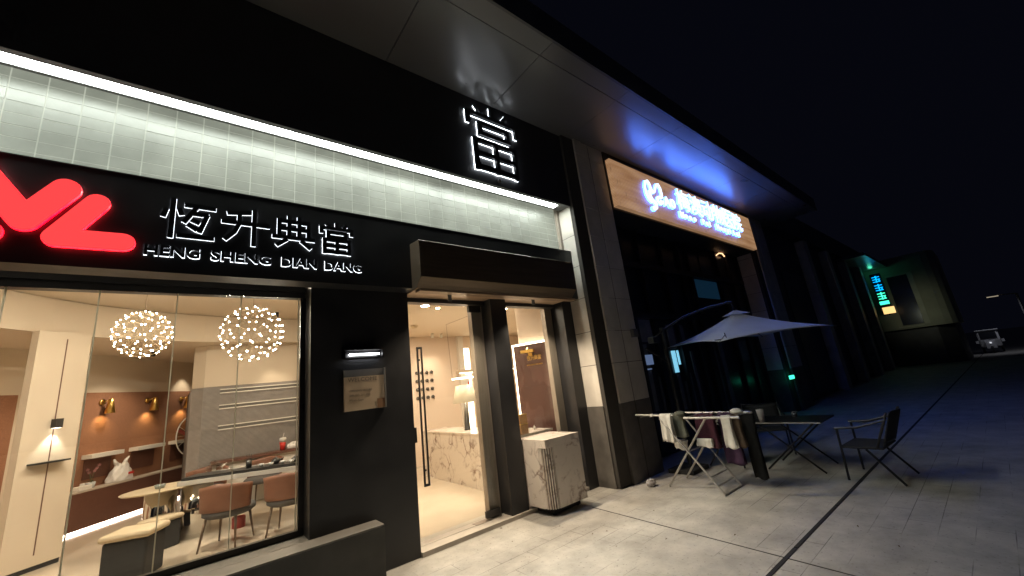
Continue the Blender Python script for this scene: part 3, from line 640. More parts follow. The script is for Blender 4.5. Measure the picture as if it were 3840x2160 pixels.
sq = thing('hand_sanitiser_pump', 'tiny white pump bottle at the far edge of the counter', 'bottle', (3.98, 4.62, .874)); obj('bottle_body', lt([(.018, 0), (.018, .04), (.006, .05), (.006, .065), (0, .065)], (0, 0, 0), 10), PLASTIC, sq, True, True)
tag(obj('tea_tin', bx(3.66, 3.73, 5.5, 5.58, .873, .925, .006), pbr('olive_tin', (.30, .25, .10), .4, .3)), 'small olive tin on the reception counter', 'tin')
tag(obj('red_pen', tb([(3.72, 5.22, .879), (3.86, 5.10, .879)], .006, 6), REDP), 'red pen lying on the reception counter', 'pen')
wc = thing('wire_chair', 'black wire armchair behind the door handle', 'chair', (3.2, 8.0, .046))
for k in range(5): obj('wire', tb([(-.25 + .02 * k, -.2, .40 + .08 * k), (-.05, -.28, .44 + .085 * k), (.2 - .02 * k, -.2, .40 + .08 * k)], .008, 6), DARKTUBE, wc, True, True)
obj('seat', bx(-.25, .25, -.25, .25, .42, .46, .01), DARKFAB, wc, local=True)
for sx in (-1, 1):
    for sy in (-1, 1): obj('leg', tb([(.2 * sx, .2 * sy, .42), (.24 * sx, .24 * sy, 0)], .01, 6), DARKTUBE, wc, True, True)

# ------------------------------------------------------------------ lounge contents
bn = thing('wall_bench', 'long dark brown bench cabinet along the lounge wall with glowing base', 'bench cabinet', tuple(wp(1.2, .1, .05)))
bm = BM(); obox(bm, wp(-.02, 0, .10), T * 3.0, NN * .295, (0, 0, .56)); obj('cabinet', bm, BENCH, bn)
bm = BM(); obox(bm, wp(-.03, -.01, .662), T * 3.0, NN * .305, (0, 0, .026)); obj('bench_top', bm, BENCHTOP, bn)
bm = BM(); obox(bm, wp(0, .03, .052), T * 2.9, NN * .03, (0, 0, .03)); obj('base_light', bm, E_PINKLOW, bn)
cone = None
for i, (t, lab) in enumerate(((.66, 'brass cone wall lamp nearest the lounge column'), (1.61, 'middle brass cone wall lamp on the brown wall'), (2.50, 'brass cone wall lamp nearest the slat wall'))):
    c = wp(t, .30, 2.05); rz = math.atan2(T.y, T.x)
    if cone is None:
        s = thing('cone_wall_lamp', lab, 'wall lamp', tuple(c), rz, group='brass wall lamps'); cone = s
        bm = BM(); lathe(bm, [(.026, .14), (.032, .135), (.080, -.12), (.076, -.12), (.024, .12)], (.03, -.13, 0), 20); obj('shade', bm, BRASS, s, True, True)
        bm = BM(); lathe(bm, [(0, 0), (.055, 0), (.055, .02), (0, .02)], (0, 0, 0), 18); bmesh.ops.rotate(bm, cent=(0, 0, 0), matrix=Matrix.Rotation(R(90), 3, 'X'), verts=bm.verts); bmesh.ops.translate(bm, vec=(-.01, -.001, .09), verts=bm.verts); tube(bm, [(-.01, -.02, .09), (.03, -.10, .12)], .011, 8); obj('wall_mount', bm, BRASS, s, True, True)
        bm = BM(); ball(bm, (.03, -.13, -.06), .028, 2); obj('bulb', bm, emit('sconce_bulb', (1, .72, .30), 22), s, True, True)
    else: dup(cone, tuple(c), rz, lab)
    lamp('sconce_glow', 'SPOT', tuple(c - NN * .11 + Vector((0, 0, -.13))), 5, (1, .66, .26), None, .03, (R(18), 0, rz), R(130), .9)
shelf0 = None
for i, (t0, t1, lab) in enumerate(((.42, 1.02, 'white floating shelf nearest the lounge column'), (1.31, 1.95, 'middle white floating shelf on the brown wall'), (2.24, 2.80, 'white floating shelf behind the fan'))):
    s = thing('floating_shelf', lab, 'shelf', tuple(wp((t0 + t1) / 2, .3, 1.2)), group='floating shelves')
    bm = BM(); obox(bm, wp(t0, .12, 1.175), T * (t1 - t0), NN * .178, (0, 0, .07)); obj('shelf_board', bm, WHITEP, s)
    bm = BM(); obox(bm, wp(t0 + .05, .282, .83), T * (t1 - t0 - .12), NN * .016, (0, 0, .335)); obj('shelf_shade', bm, BENCH, s)  # dark sheet on the wall stands in for the shade below the shelf
bag = thing('shopping_bag', 'white plastic shopping bag with red print on the bench', 'bag', tuple(wp(1.0, .13, .69)), math.atan2(T.y, T.x))
bm = BM(); bmesh.ops.create_cube(bm, size=1); bmesh.ops.subdivide_edges(bm, edges=bm.edges[:], cuts=5, use_grid_fill=True)
bmesh.ops.subdivide_edges(bm, edges=bm.edges[:], cuts=1, use_grid_fill=True)
for v in bm.verts:
    h = v.co.z + .5; a_ = math.atan2(v.co.y, v.co.x); rr = .62 + .38 * math.cos(h * 2.1) + .05 * math.sin(5 * a_ + 6 * h) + .04 * math.sin(9 * a_ - 11 * h)
    q = max(abs(v.co.x), abs(v.co.y)) * 2; v.co = Vector((math.cos(a_) * .23 * rr * q, math.sin(a_) * .14 * rr * q, h * .30 + .02 * math.sin(4 * a_) * h))
obj('bag_body', bm, PLASTIC, bag, True, True)
bm = BM(); tube(bm, [(-.05, 0, .26), (-.13, 0, .35), (-.15, 0, .40)], .045, 7, .012); tube(bm, [(.05, 0, .26), (.10, .01, .36), (.15, 0, .41)], .045, 7, .010); obj('bag_handle', bm, PLASTIC, bag, True, True)
obj('bag_print', bx(.0, .11, -.155, -.146, .10, .14), REDP, bag, local=True)
tb_ = thing('tissue_box', 'small white box at the left end of the bench', 'box', tuple(wp(.30, .10, .69)), math.atan2(T.y, T.x))
obj('box_body', bx(-.11, .11, -.06, .06, 0, .07, .006), WHITEP, tb_, local=True); obj('tissue', bx(-.04, .04, -.01, .01, .0705, .11, .004), PLASTIC, tb_, local=True)
ob_ = thing('potted_orchid', 'pink flowered orchid in a pale pot on the bench', 'plant', tuple(wp(.52, .18, .69)))
obj('pot', lt([(.05, 0), (.065, .09), (.06, .09), (.05, .02), (0, .02)], (0, 0, 0), 16), PORC, ob_, True, True)
bm = BM(); tube(bm, [(0, 0, .06), (.02, 0, .22), (.08, -.02, .36)], .004, 5); tube(bm, [(0, 0, .06), (-.02, .01, .2), (-.06, .02, .30)], .004, 5); obj('stem', bm, pbr('stem_green', (.06, .09, .03), .6), ob_, False, True)
bm = BM()
for p in ((.08, -.02, .36), (.055, -.02, .31), (.03, -.01, .27), (-.06, .02, .30), (-.04, .015, .25)):
    for k in range(5):
        a = k * 1.2566; c = Vector(p); sheet(bm, [[c, c + Vector((math.cos(a) * .018, -.004, math.sin(a) * .018))], [c + Vector((math.cos(a + .8) * .018, -.004, math.sin(a + .8) * .018)), c + Vector((math.cos(a + .4) * .028, -.008, math.sin(a + .4) * .028))]])
obj('flower', bm, pbr('orchid_pink', (.40, .16, .17), .7, 0, .1, 30), ob_, False, True)
bm = BM()
for k in range(5): a = k * 1.25; sheet(bm, [[Vector((0, 0, .07)), Vector((math.cos(a) * .05, math.sin(a) * .05, .12))], [Vector((math.cos(a + .35) * .05, math.sin(a + .35) * .05, .12)), Vector((math.cos(a + .17) * .12, math.sin(a + .17) * .12, .09))]])
obj('leaf', bm, pbr('leaf_green', (.04, .07, .025), .5, 0, .2, 20), ob_, False, True)
bm = BM(); obox(bm, wp(1.72, .06, .6905), T * .21, NN * .14, (0, 0, .004)); tag(obj('paper_sheet', bm, WHITEP), 'white paper sheet lying on the bench right of the bag', 'paper')
fan = thing('standing_fan', 'clear guarded standing fan in front of the brown wall', 'fan', tuple(wp(2.35, .02, .05)))
fc = wp(2.42, -.05, 1.32)
def ringpts(c, r, n=32): return [c + T * math.cos(2 * math.pi * k / n) * r + Vector((0, 0, math.sin(2 * math.pi * k / n) * r)) for k in range(n + 1)]
bm = BM(); tube(bm, ringpts(fc, .42), .012, 6); 
for k in range(12): a = k * math.pi / 6; tube(bm, [fc + T * math.cos(a) * .06 + Vector((0, 0, math.sin(a) * .06)), fc + T * math.cos(a) * .42 + Vector((0, 0, math.sin(a) * .42))], .004, 4)
obj('guard', bm, WHITEP, fan)
bm = BM(); vs = [bm.verts.new(p + NN * .03) for p in ringpts(fc, .40)[:-1]]; bm.faces.new(vs); obj('guard_mesh', bm, FANGUARD, fan)
bm = BM()
for k in range(3):
    a = .6 + k * 2.094; d1 = T * math.cos(a) + Vector((0, 0, math.sin(a))); d2 = T * math.cos(a + .5) + Vector((0, 0, math.sin(a + .5)))
    obox(bm, fc + NN * .012 + d1 * .04, d1 * .30, d2 * .14, NN * .006)
obj('blade', bm, pbr('red_fan_blade', (.5, .10, .08), .4), fan)
obj('stand', tb([fc + Vector((0, 0, -.42)), wp(2.42, -.05, .06)], .016, 8), WHITEP, fan)
cs = thing('column_sconce', 'black box wall light on the cream lounge column', 'wall lamp', tuple(Co + Cd * .31 + Vector((0, 0, 1.76))))
bm = BM(); obox(bm, Co + Cd * .265 - Cn * .09 + Vector((0, 0, 1.715)), Cd * .075, Cn * .085, (0, 0, .115)); obj('lamp_box', bm, BLACKMETAL, cs)
bm = BM(); obox(bm, Co + Cd * .275 - Cn * .08 + Vector((0, 0, 1.711)), Cd * .055, Cn * .065, (0, 0, .003)); obj('lamp_lens', bm, E_DOWN, cs)
lp = Co + Cd * .30 - Cn * .07 + Vector((0, 0, 1.70)); lamp('sconce_beam', 'SPOT', tuple(lp), 9, (1, .92, .78), cs, .015, (R(8), 0, math.atan2(Cd.y, Cd.x)), R(75), .6)
tag(obj('column_ledge', (lambda b: (obox(b, Co + Cd * .095 - Cn * .13 + Vector((0, 0, 1.285)), Cd * .36, Cn * .128, (0, 0, .022)), b)[1])(BM()), BLACKMETAL), 'thin dark ledge below the column light', 'ledge')
# chandeliers
ch0 = None
def chandelier(c, r, lab):
    s = thing('spiky_chandelier', lab, 'chandelier', c, group='spherical chandeliers')
    pts = []; n = 96
    for k in range(n):
        z = 1 - 2 * (k + .5) / n; q = math.sqrt(1 - z * z); a = k * 2.39996; pts.append(Vector((q * math.cos(a), q * math.sin(a), z)))
    bm = BM(); done = set()
    for i, p in enumerate(pts):
        near = sorted(range(n), key=lambda j: (pts[j] - p).length)[1:6]
        for j in near:
            if (j, i) in done or (i, j) in done: continue
            done.add((i, j)); tube(bm, [p * r, pts[j] * r], .0024, 4, cap=False)
    for i in range(0, n, 3): tube(bm, [pts[i] * r, pts[i] * r * .4], .0024, 4, cap=False)
    obj('wire_sphere', bm, pbr('gilt_wire', (.42, .31, .18), .35, .3), s, False, True)
    obj('hanging_cable', tb([(0, 0, r * .98), (0, 0, 3.5 - c[2])], .003, 5), LEGMET, s, False, True)
    b0 = None
    for p in pts:
        if b0 is None:
            bm = BM(); ball(bm, (0, 0, 0), .0068, 2); b0 = obj('bulb', bm, E_BULB, s, True, True); b0.location = p * r
        else:
            b = b0.copy(); COL.objects.link(b); b.parent = s; b.location = p * r
    return s
chandelier((-.57, 7.0, 2.78), .30, 'sparkling wire sphere chandelier further left in the window')
chandelier((.515, 5.6, 2.53), .325, 'sparkling wire sphere chandelier nearest the window jamb')
# table with tea things
U = Vector((.848, -.53, 0)); V = Vector((.53, .848, 0)); TO = Vector((-.10, 7.50, 0))
def tp(u, v, z): return TO + U * u + V * v + Vector((0, 0, z + (.045 if z > .1 else 0)))
tbl = thing('tea_table', 'long pale marble tea table on chrome cylinder legs', 'table', tuple(tp(.8, .4, .046)))
bm = BM(); obox(bm, tp(0, 0, .70), U * 2.0, V * .85, (0, 0, .055)); obj('table_top', bm, pbr('pale_stone_top', (.55, .53, .50), .25, 0, .06, 5), tbl)
bm = BM(); lathe(bm, [(.42, .717), (.44, .735), (.42, .743), (0, .743)], tuple(tp(-.30, .18, 0)), 32)
obj('round_leaf', bm, pbr('beige_leaf', (.52, .43, .30), .4, 0, .06, 6), tbl)
for u, v in ((-.32, .2), (.10, .28)): obj('leg', lt([(.18, .047), (.18, .713), (0, .713)], tuple(tp(u, v, 0)), 28), CHROME, tbl, True)
obj('leg', lt([(.16, .047), (.16, .744), (0, .744)], tuple(tp(1.7, .4, 0)), 28), CHROME, tbl, True)
tr = thing('tea_tray', 'long black tea tray on the stone table', 'tray', tuple(tp(.8, .2, .757)))
bm = BM(); obox(bm, tp(.02, .04, .757), U * 1.9, V * .34, (0, 0, .035)); obj('tray_base', bm, TEA, tr)
cup0 = None
for i, (u, v) in enumerate(((1.02, .12), (1.16, .10), (1.30, .14), (1.44, .10), (1.58, .13))):
    c = tp(u, v, .793); lab = 'small tea cup in the row on the black tray'
    if cup0 is None:
        cup0 = thing('tea_cup', lab, 'cup', tuple(c), 0, 'tea cups on tray'); obj('bowl', lt([(.015, 0), (.03, .025), (.033, .045), (.030, .045), (.026, .02), (0, .008)], (0, 0, 0), 14), PORC, cup0, True, True)
    else: dup(cup0, tuple(c))
for u, v, sc, lab in ((1.15, .27, 1.0, 'dark lidded teapot on the tray, taller one'), (1.42, .27, .85, 'grey lidded teapot on the tray, right one')):
    p = thing('teapot', lab, 'teapot', tuple(tp(u, v, .793)))
    obj('pot', lt([(.03 * sc, 0), (.065 * sc, .03 * sc), (.06 * sc, .06 * sc), (.03 * sc, .078 * sc), (.012 * sc, .085 * sc), (.012 * sc, .1 * sc), (0, .1 * sc)], (0, 0, 0), 18), TEA if sc == 1 else GREYFAB, p, True, True)
    obj('spout', tb([(.05 * sc, 0, .035 * sc), (.09 * sc, 0, .06 * sc), (.1 * sc, 0, .075 * sc)], .012 * sc, 6, .007), TEA, p, True, True)
p = thing('glass_teapot', 'clear glass teapot at the left end of the table', 'teapot', tuple(tp(.15, .55, .757)))
obj('pot', lt([(.07, 0), (.10, .03), (.10, .10), (.05, .14), (.015, .15), (.015, .17), (0, .17)], (0, 0, 0), 20), glass('pot_glass', (.8, .8, .78), 1.5), p, True, True); obj('spout', tb([(.08, 0, .06), (.15, 0, .11)], .014, 6, .008), WHITEP, p, True, True)
p = thing('tool_holder', 'dark tea tool holder standing on the tray', 'holder', tuple(tp(.80, .22, .793))); obj('pot', lt([(.035, 0), (.04, .11), (.034, .11), (.03, .02), (0, .02)], (0, 0, 0), 12), TEA, p, True, True)
for k in range(3): obj('tool', tb([(.01 * k - .01, 0, .03), (.03 * k - .03, .01, .19)], .004, 5), TEA, p, True, True)
p = thing('ash_bowl', 'small grey bowl on the round table end', 'bowl', tuple(tp(-.28, .10, .70))); obj('bowl', lt([(.05, 0), (.065, .05), (.058, .05), (.045, .01), (0, .01)], (0, 0, 0), 18), pbr('celadon', (.22, .25, .24), .3), p, True, True)
cb = thing('side_counter', 'dark topped low counter along the slat wall', 'counter', (1.0, 9.4, .05)); obj('counter_body', bx(.34, 1.852, 9.30, 9.57, .05, .80), WHITEP, cb); obj('counter_top', bx(.32, 1.853, 9.22, 9.572, .801, .845), BENCH, cb)
dc = thing('drink_cup', 'takeaway cup of red drink with lid and straw on the counter', 'cup', (1.44, 9.32, .846)); obj('cup_body', lt([(.042, 0), (.055, .15), (0, .15)], (0, 0, 0), 16), REDP, dc, True, True); obj('cup_top', lt([(.055, .151), (.062, .20), (.062, .215), (.05, .235), (0, .235)], (0, 0, 0), 16), PLASTIC, dc, True, True); obj('straw', tb([(0, 0, .235), (.02, 0, .32)], .006, 6), PLASTIC, dc, True, True)
pb = thing('crumpled_bag', 'crumpled white bag beside the red drink cup', 'bag', (1.65, 9.35, .846)); bm = BM(); bmesh.ops.create_icosphere(bm, subdivisions=3, radius=.09)
for v in bm.verts: v.co = Vector((v.co.x * 1.5, v.co.y, max(v.co.z + .05, 0) * .9)) * (1 + random.gauss(0, .06))
for v in bm.verts: v.co.z = max(v.co.z, 0)
obj('bag_body', bm, PLASTIC, pb, False, True)
# chairs
def chair(loc, rz, lab):
    s = thing('dining_chair', lab, 'chair', loc, rz, 'orange leather chairs')
    g = []
    for i in range(7):
        row = []; h = i / 6
        for j in range(13):
            a = math.pi * (1.08 + .84 * j / 12)  # wraps round the rear, open to +y
            rr = .29 + .02 * h; z = .43 + h * (.32 - .05 * abs(j - 6) / 6 * h)
            row.append((rr * math.cos(a) * 1.05, rr * math.sin(a) * .92, z))
        g.append(row)
    bm = BM(); thick_sheet(bm, g, .035); obj('backrest', bm, LEATHER, s, True, True)
    bm = BM(); lathe(bm, [(.24, 0), (.285, .03), (.285, .075), (.25, .10), (0, .105)], (0, .02, .345), 28); obj('seat', bm, GREYFAB, s, True, True)
    for sx in (-1, 1):
        for sy in (-1, 1): obj('leg', tb([(.17 * sx, .16 * sy, .35), (.21 * sx, .215 * sy, 0)], .017, 8, .010), LEGMET, s, True, True)
    return s
c0 = chair((.44, 6.66, .046), R(-32), 'orange backed chair nearest the stool in the window')
dup(c0, (1.10, 6.42, .046), R(-28), 'orange backed chair cut off by the window jamb')
dup(c0, (1.08, 8.95, .046), R(150), 'orange backed chair on the far side of the tea table')
dup(c0, (.25, 9.1, .046), R(160), 'orange backed chair half hidden behind the chrome leg')
def stool(loc, rz, lab, sc=1):
    s = thing('upholstered_stool', lab, 'stool', loc, rz, 'cushion topped stools')
    bm = BM(); box(bm, -.20 * sc, .20 * sc, -.17 * sc, .17 * sc, 0, .40 * sc, .02); obj('base', bm, DARKFAB, s, False, True)
    bm = BM(); box(bm, -.235 * sc, .235 * sc, -.20 * sc, .20 * sc, .402 * sc, .475 * sc, .034 * sc); obj('cushion', bm, BEIGE, s, True, True); return s
stool((-.40, 6.42, .046), R(-25), 'dark stool with beige cushion nearest the window')
stool((-.23, 7.42, .046), R(40), 'small stool with beige cushion by the chrome leg', .8)
tag(obj('red_bin', lt([(.08, 0), (.085, .14), (.08, .14), (.075, .01), (0, .01)], (.62, 7.45, .046), 18), pbr('dark_red_plastic', (.26, .025, .018), .4, 0, .1, 10)), 'red plastic bin under the tea table', 'bin')
for i, (x, y, e, lab) in enumerate(((-1.6, 5.6, 40, 'ceiling light near the left of the window'), (-.1, 6.2, 40, 'ceiling light between the chandeliers'), (1.1, 6.9, 36, 'ceiling light over the tea table'), (-2.6, 5.4, 36, 'ceiling light at the far left of the lounge'))):
    o = thing('ceiling_downlight', lab, 'downlight', (x, y, 3.498), group='lounge downlights')
    obj('lens', lt([(0, -.004), (.07, -.004), (.07, -.001), (0, -.001)], (0, 0, 0), 18), E_LENS, o, False, True)
for i, (p, rot, e, lab) in enumerate(((wp(2.50, .02, 2.985), 12, 24, 'small spotlight washing the wall above the third brass lamp'), (Vector((1.28, 9.18, 2.985)), 14, 20, 'small spotlight washing the wall above the slats'), (wp(.7, -.5, 2.985), 5, 70, 'small spotlight over the bench'), (wp(1.8, -.9, 2.985), 5, 70, 'small spotlight over the middle of the lounge'), (wp(-1.3, -.8, 2.985), 5, 55, 'added spotlight brightening the wall left of the lounge column'), (Vector((1.2, 9.75 - 1.0, 3.485)), 5, 10, 'small spotlight over the chairs behind the table'))):  # the one left of the column is added to brighten the dark wall
    o = thing('wall_washer', lab, 'spotlight', tuple(p), group='lounge spotlights')
    obj('cylinder', lt([(.032, .01), (.032, -.08), (.026, -.08), (.024, -.06), (0, -.06)], (0, 0, 0), 14), BLACKMETAL, o, True, True)
    lamp('spot_beam', 'SPOT', tuple(p + Vector((0, 0, -.09))), e, WARM, o, .02, (R(rot), 0, math.atan2(T.y, T.x) if i != 1 else 0), R(70 if i < 2 else 120), .7)

# ------------------------------------------------------------------ stone pillars
def pillar(x0, w1, x1, yb, yf, label, ya=4.62):
    s = thing('stone_pillar', label, 'pillar', (x0 + .5, yb, 0), group='stone pillars between the shops')
    joints = [1.095, 1.69, 2.19, 2.72, 3.24, 3.76, 4.27, 4.78, 5.30, 5.581]
    bm = BM(); bd = BM()
    for i in range(len(joints)):
        za = joints[i - 1] + .004 if i else 0.0; zb = joints[i] - (0 if i == len(joints) - 1 else .004)
        t = bd if i == 0 else bm; k = .012 if i == 0 else 0
        pts = [(x0 - k, ya), (x0 - k, yb - k), (x0 + w1 - k, yb - k), (x0 + w1 - k, yf - k), (x0 + w1 + .19, yf - k), (x0 + w1 + .195, yf + .02), (x0 + .665, yf + .02), (x0 + .67, yf + .06), (x0 + .685, yf + .06), (x0 + .69, yf + .02), (x1 + k, yf + .02), (x1 + k, ya)]
        prism_xy(t, pts, za, zb)
    obj('stone_cladding', bm, STONE, s); obj('stone_plinth', bd, STONEDARK, s)
    obj('joint_core', bx(x0 + .004, x1 - .004, yb + .012 if yb < yf else yf + .03, ya - .01, .01, 5.575), pbr('joint_dark', (.05, .045, .04), .9), s)
    return s
pillar(4.62, .285, 5.70, 3.80, 3.70, 'pale stone pillar with dark plinth between the two shops')
pillar(12.25, .285, 13.6, 3.80, 3.70, 'dim stone pillar beyond the right end of the pet hospital')
tag(obj('pillar_box', bx(5.52, 5.64, 3.655, 3.718, 2.07, 2.2), pbr('grey_box', (.12, .12, .12), .6)), 'small grey utility box on the pillar', 'utility box')

# ------------------------------------------------------------------ pet hospital
hs = thing('pet_hospital', 'dark glazed pet hospital front with mullions under the glowing sign', 'shop', (9, 4.3, 0))
obj('glazing', bx(5.72, 12.3, 4.25, 4.27, 0.02, 4.40), HGLASS, hs)
bm = BM()
for x in (5.75, 6.45, 7.05, 7.95, 8.75, 9.15, 10.75, 11.5, 12.2): box(bm, x, x + .07, 4.18, 4.249, .02, 4.40)
for z in (2.50, 3.55): box(bm, 5.72, 12.3, 4.17, 4.248, z, z + .12)
box(bm, 5.72, 12.3, 4.19, 4.248, .02, .12)
obj('window_frame', bm, HFRAME, hs)
obj('upper_panel', bx(5.71, 12.26, 3.70, 3.80, 4.40, 5.575), FASCIA, hs)
obj('panel_return', bx(5.71, 12.26, 3.801, 4.30, 4.40, 4.46), FASCIA, hs)
bm = BM(); box(bm, 6.56, 7.0, 4.23, 4.2495, 2.05, 2.48); obj('white_poster', bm, GREYSTRIP, hs)
for xa, xb, za, zb in ((7.59, 7.83, 1.88, 2.38), (8.02, 8.25, 1.95, 2.38), (7.62, 7.72, .67, 1.36), (7.86, 7.92, .67, 1.2), (8.1, 8.16, .5, 1.36), (8.35, 8.45, .4, 1.8), (9.75, 9.95, .5, 1.95), (9.50, 9.55, .4, 1.9), (10.84, 11.40, 1.45, 1.95), (6.46, 6.72, .78, 2.0), (6.93, 6.97, .75, 1.37)):
    obj('blind_strip', bx(xa, xb, 4.225, 4.2496, za, zb), GREYSTRIP, hs)
bm = BM()
for xa, xb, za, zb in ((7.59, 7.71, 1.40, 1.84), (7.80, 7.84, 1.55, 1.84), (8.04, 8.09, 1.50, 1.84)): obj('lit_screen', bx(xa, xb, 4.222, 4.2497, za, zb), E_CYAN, hs)
bm = BM(); box(bm, 6.52, 6.84, 4.222, 4.2497, 1.61, 1.80); box(bm, 6.54, 6.74, 4.222, 4.2497, 1.52, 1.545); obj('dim_screen', bm, E_CYAN2, hs)
bm = BM(); box(bm, 9.27, 10.55, 4.235, 4.2496, 3.06, 3.52); obj('blue_reflection_pane', bm, emit('painted_blue_reflection', (.02, .10, .20), .09, (.05, .1, .14)), hs)  # blue reflection put into a faint emission of the pane
bm = BM(); box(bm, 9.25, 9.75, 4.235, 4.2496, 3.70, 4.2); box(bm, 9.85, 10.45, 4.235, 4.2496, 3.70, 4.2); obj('grey_pane', bm, pbr('grey_pane', (.04, .045, .06), .3), hs)
bm = BM(); tube(bm, [(10.83, 4.19, 4.28), (10.98, 4.15, 4.36), (11.16, 4.14, 4.37), (11.40, 4.19, 4.33)], .016, 6); tag(obj('ring_light', bm, emit('ring_lamp', (1, .55, .28), 1.6), None), 'small orange arc shaped light under the hospital sign', 'light')
bm = BM(); box(bm, 12.04, 12.32, 3.62, 3.66, .84, .93)
tag(obj('exit_light', bm, E_GREEN), 'tiny green glowing device light near the far pillar foot', 'light')
hsg = thing('hospital_sign', 'glowing wood brown pet hospital sign with white blue edged letters', 'sign', (9, 3.6, 4.43))
def screen_mat():
    m, nt, b = new_mat('led_wood_screen'); N = nt.nodes; L = nt.links
    tc = N.new('ShaderNodeTexCoord')
    mp = N.new('ShaderNodeMapping'); mp.inputs['Scale'].default_value = (.6, 1, 5); L.new(tc.outputs['Object'], mp.inputs[0])
    n = N.new('ShaderNodeTexNoise'); n.inputs['Scale'].default_value = 1.6; n.inputs['Detail'].default_value = 8; L.new(mp.outputs[0], n.inputs['Vector'])
    cr = N.new('ShaderNodeValToRGB'); cr.color_ramp.elements[0].position = .30; cr.color_ramp.elements[0].color = (.40, .19, .080, 1); cr.color_ramp.elements[1].position = .68; cr.color_ramp.elements[1].color = (.66, .39, .21, 1); L.new(n.outputs['Fac'], cr.inputs[0])
    w = N.new('ShaderNodeTexWave'); w.wave_type = 'BANDS'; w.bands_direction = 'Z'; w.inputs['Scale'].default_value = 11; w.inputs['Distortion'].default_value = 0; L.new(tc.outputs['Object'], w.inputs['Vector'])
    r = N.new('ShaderNodeMapRange'); r.inputs[3].default_value = .62; r.inputs[4].default_value = 1.15; L.new(w.outputs['Fac'], r.inputs[0])
    mp2 = N.new('ShaderNodeMapping'); mp2.inputs['Scale'].default_value = (3, 1, 1.2); L.new(tc.outputs['Object'], mp2.inputs[0])
    n2 = N.new('ShaderNodeTexNoise'); n2.inputs['Scale'].default_value = 4; n2.inputs['Detail'].default_value = 5; L.new(mp2.outputs[0], n2.inputs['Vector'])
    r2 = N.new('ShaderNodeMapRange'); r2.inputs[1].default_value = .62; r2.inputs[2].default_value = .74; r2.inputs[3].default_value = 1; r2.inputs[4].default_value = .4; L.new(n2.outputs['Fac'], r2.inputs[0])
    mu = N.new('ShaderNodeMath'); mu.operation = 'MULTIPLY'; L.new(r.outputs[0], mu.inputs[0]); L.new(r2.outputs[0], mu.inputs[1])
    mx = N.new('ShaderNodeMix'); mx.data_type = 'RGBA'; mx.blend_type = 'MULTIPLY'; mx.inputs[0].default_value = 1; L.new(cr.outputs[0], mx.inputs[6]); L.new(mu.outputs[0], mx.inputs[7])
    L.new(mx.outputs[2], b.inputs['Emission Color']); b.inputs['Emission Strength'].default_value = .52; b.inputs['Base Color'].default_value = (.03, .025, .02, 1); b.inputs['Roughness'].default_value = .6
    return m
bm = BM(); box(bm, 5.725, 9.105, 3.60, 3.69, 4.43, 5.385); box(bm, 9.115, 12.2, 3.60, 3.69, 4.43, 5.385); obj('screen_panel', bm, screen_mat(), hsg)
def hletter(name, mk):
    f = obj(name, mk(0), E_HOSP, hsg); obj('blue_side', mk(1), E_BLUE, f)
for ch, xa, xb in (('梅', 7.93, 8.47), ('澳', 8.50, 9.05), ('动', 9.08, 9.62), ('物', 9.66, 10.20), ('医', 10.24, 10.76), ('院', 10.80, 11.34)):
    hletter('character', lambda k: text_bm(ch, xa, xb, 4.80, 5.29, 3.53 if k == 0 else 3.5415, .011 if k == 0 else .036, .000))
for wd, xa, xb, za, zb in (('Moao', 7.93, 8.72, 4.61, 4.745), ('Pet', 8.95, 9.46, 4.615, 4.75), ('Hospital', 9.68, 11.20, 4.615, 4.755)):
    st = (xb - xa) / len(wd)
    for q, ch in enumerate(wd):
        wf = {'M': .78, 'H': .72, 'P': .62, 'i': .14, 'l': .14, 't': .40}.get(ch, .58) * min(st, .20); h = zb - za
        z0 = za - (.27 * h if ch == 'p' else 0); z1 = zb if ch in 'MPHitl' else za + .74 * h
        hletter('letter', lambda k: text_bm(ch, xa + st * q, xa + st * q + wf, z0, z1, 3.54 if k == 0 else 3.5515, .011 if k == 0 else .040, .014))
LM = [(6.86, 4.71), (6.76, 4.77), (6.70, 4.86), (6.70, 5.02), (6.76, 5.16), (6.83, 5.19), (6.89, 5.14), (6.93, 5.00), (6.98, 4.95), (7.03, 4.97), (7.10, 5.08), (7.17, 5.19), (7.24, 5.21), (7.30, 5.12), (7.31, 4.99), (7.28, 4.90)]
LS = [(6.86, 4.98), (6.84, 4.86), (6.88, 4.79), (6.96, 4.75), (7.01, 4.69), (6.99, 4.61), (6.92, 4.57), (6.87, 4.58)]
def logo(k):
    bm = BM(); r = .017 + .003 * k; y = 3.545 + .03 * k
    tube(bm, [(x, y, z) for x, z in LM], r, 8); tube(bm, [(x, y + .004, z) for x, z in LS], r * 1.3, 8); ball(bm, (6.87, y, 4.585), .045 + .006 * k, 2)
    tube(bm, [(7.205 + .095 * math.cos(a), y + .008, 4.835 + .085 * math.sin(a)) for a in [R(40 + 18 * q) for q in range(19)]], r * .8, 8); tube(bm, [(7.20, y + .008, 4.82), (7.30, y + .008, 4.83)], r * .7, 6)
    return bm
hletter('cat_and_dog_mark', logo)
hletter('word', lambda k: text_bm('A', 7.36 - .004 * k, 7.58 + .004 * k, 4.755 - .004 * k, 4.97 + .004 * k, 3.54 if k == 0 else 3.5515, .011 if k == 0 else .045, .004))
hletter('word', lambda k: text_bm('O', 7.60 - .004 * k, 7.80 + .004 * k, 4.755 - .004 * k, 4.97 + .004 * k, 3.54 if k == 0 else 3.5515, .011 if k == 0 else .045, .004))

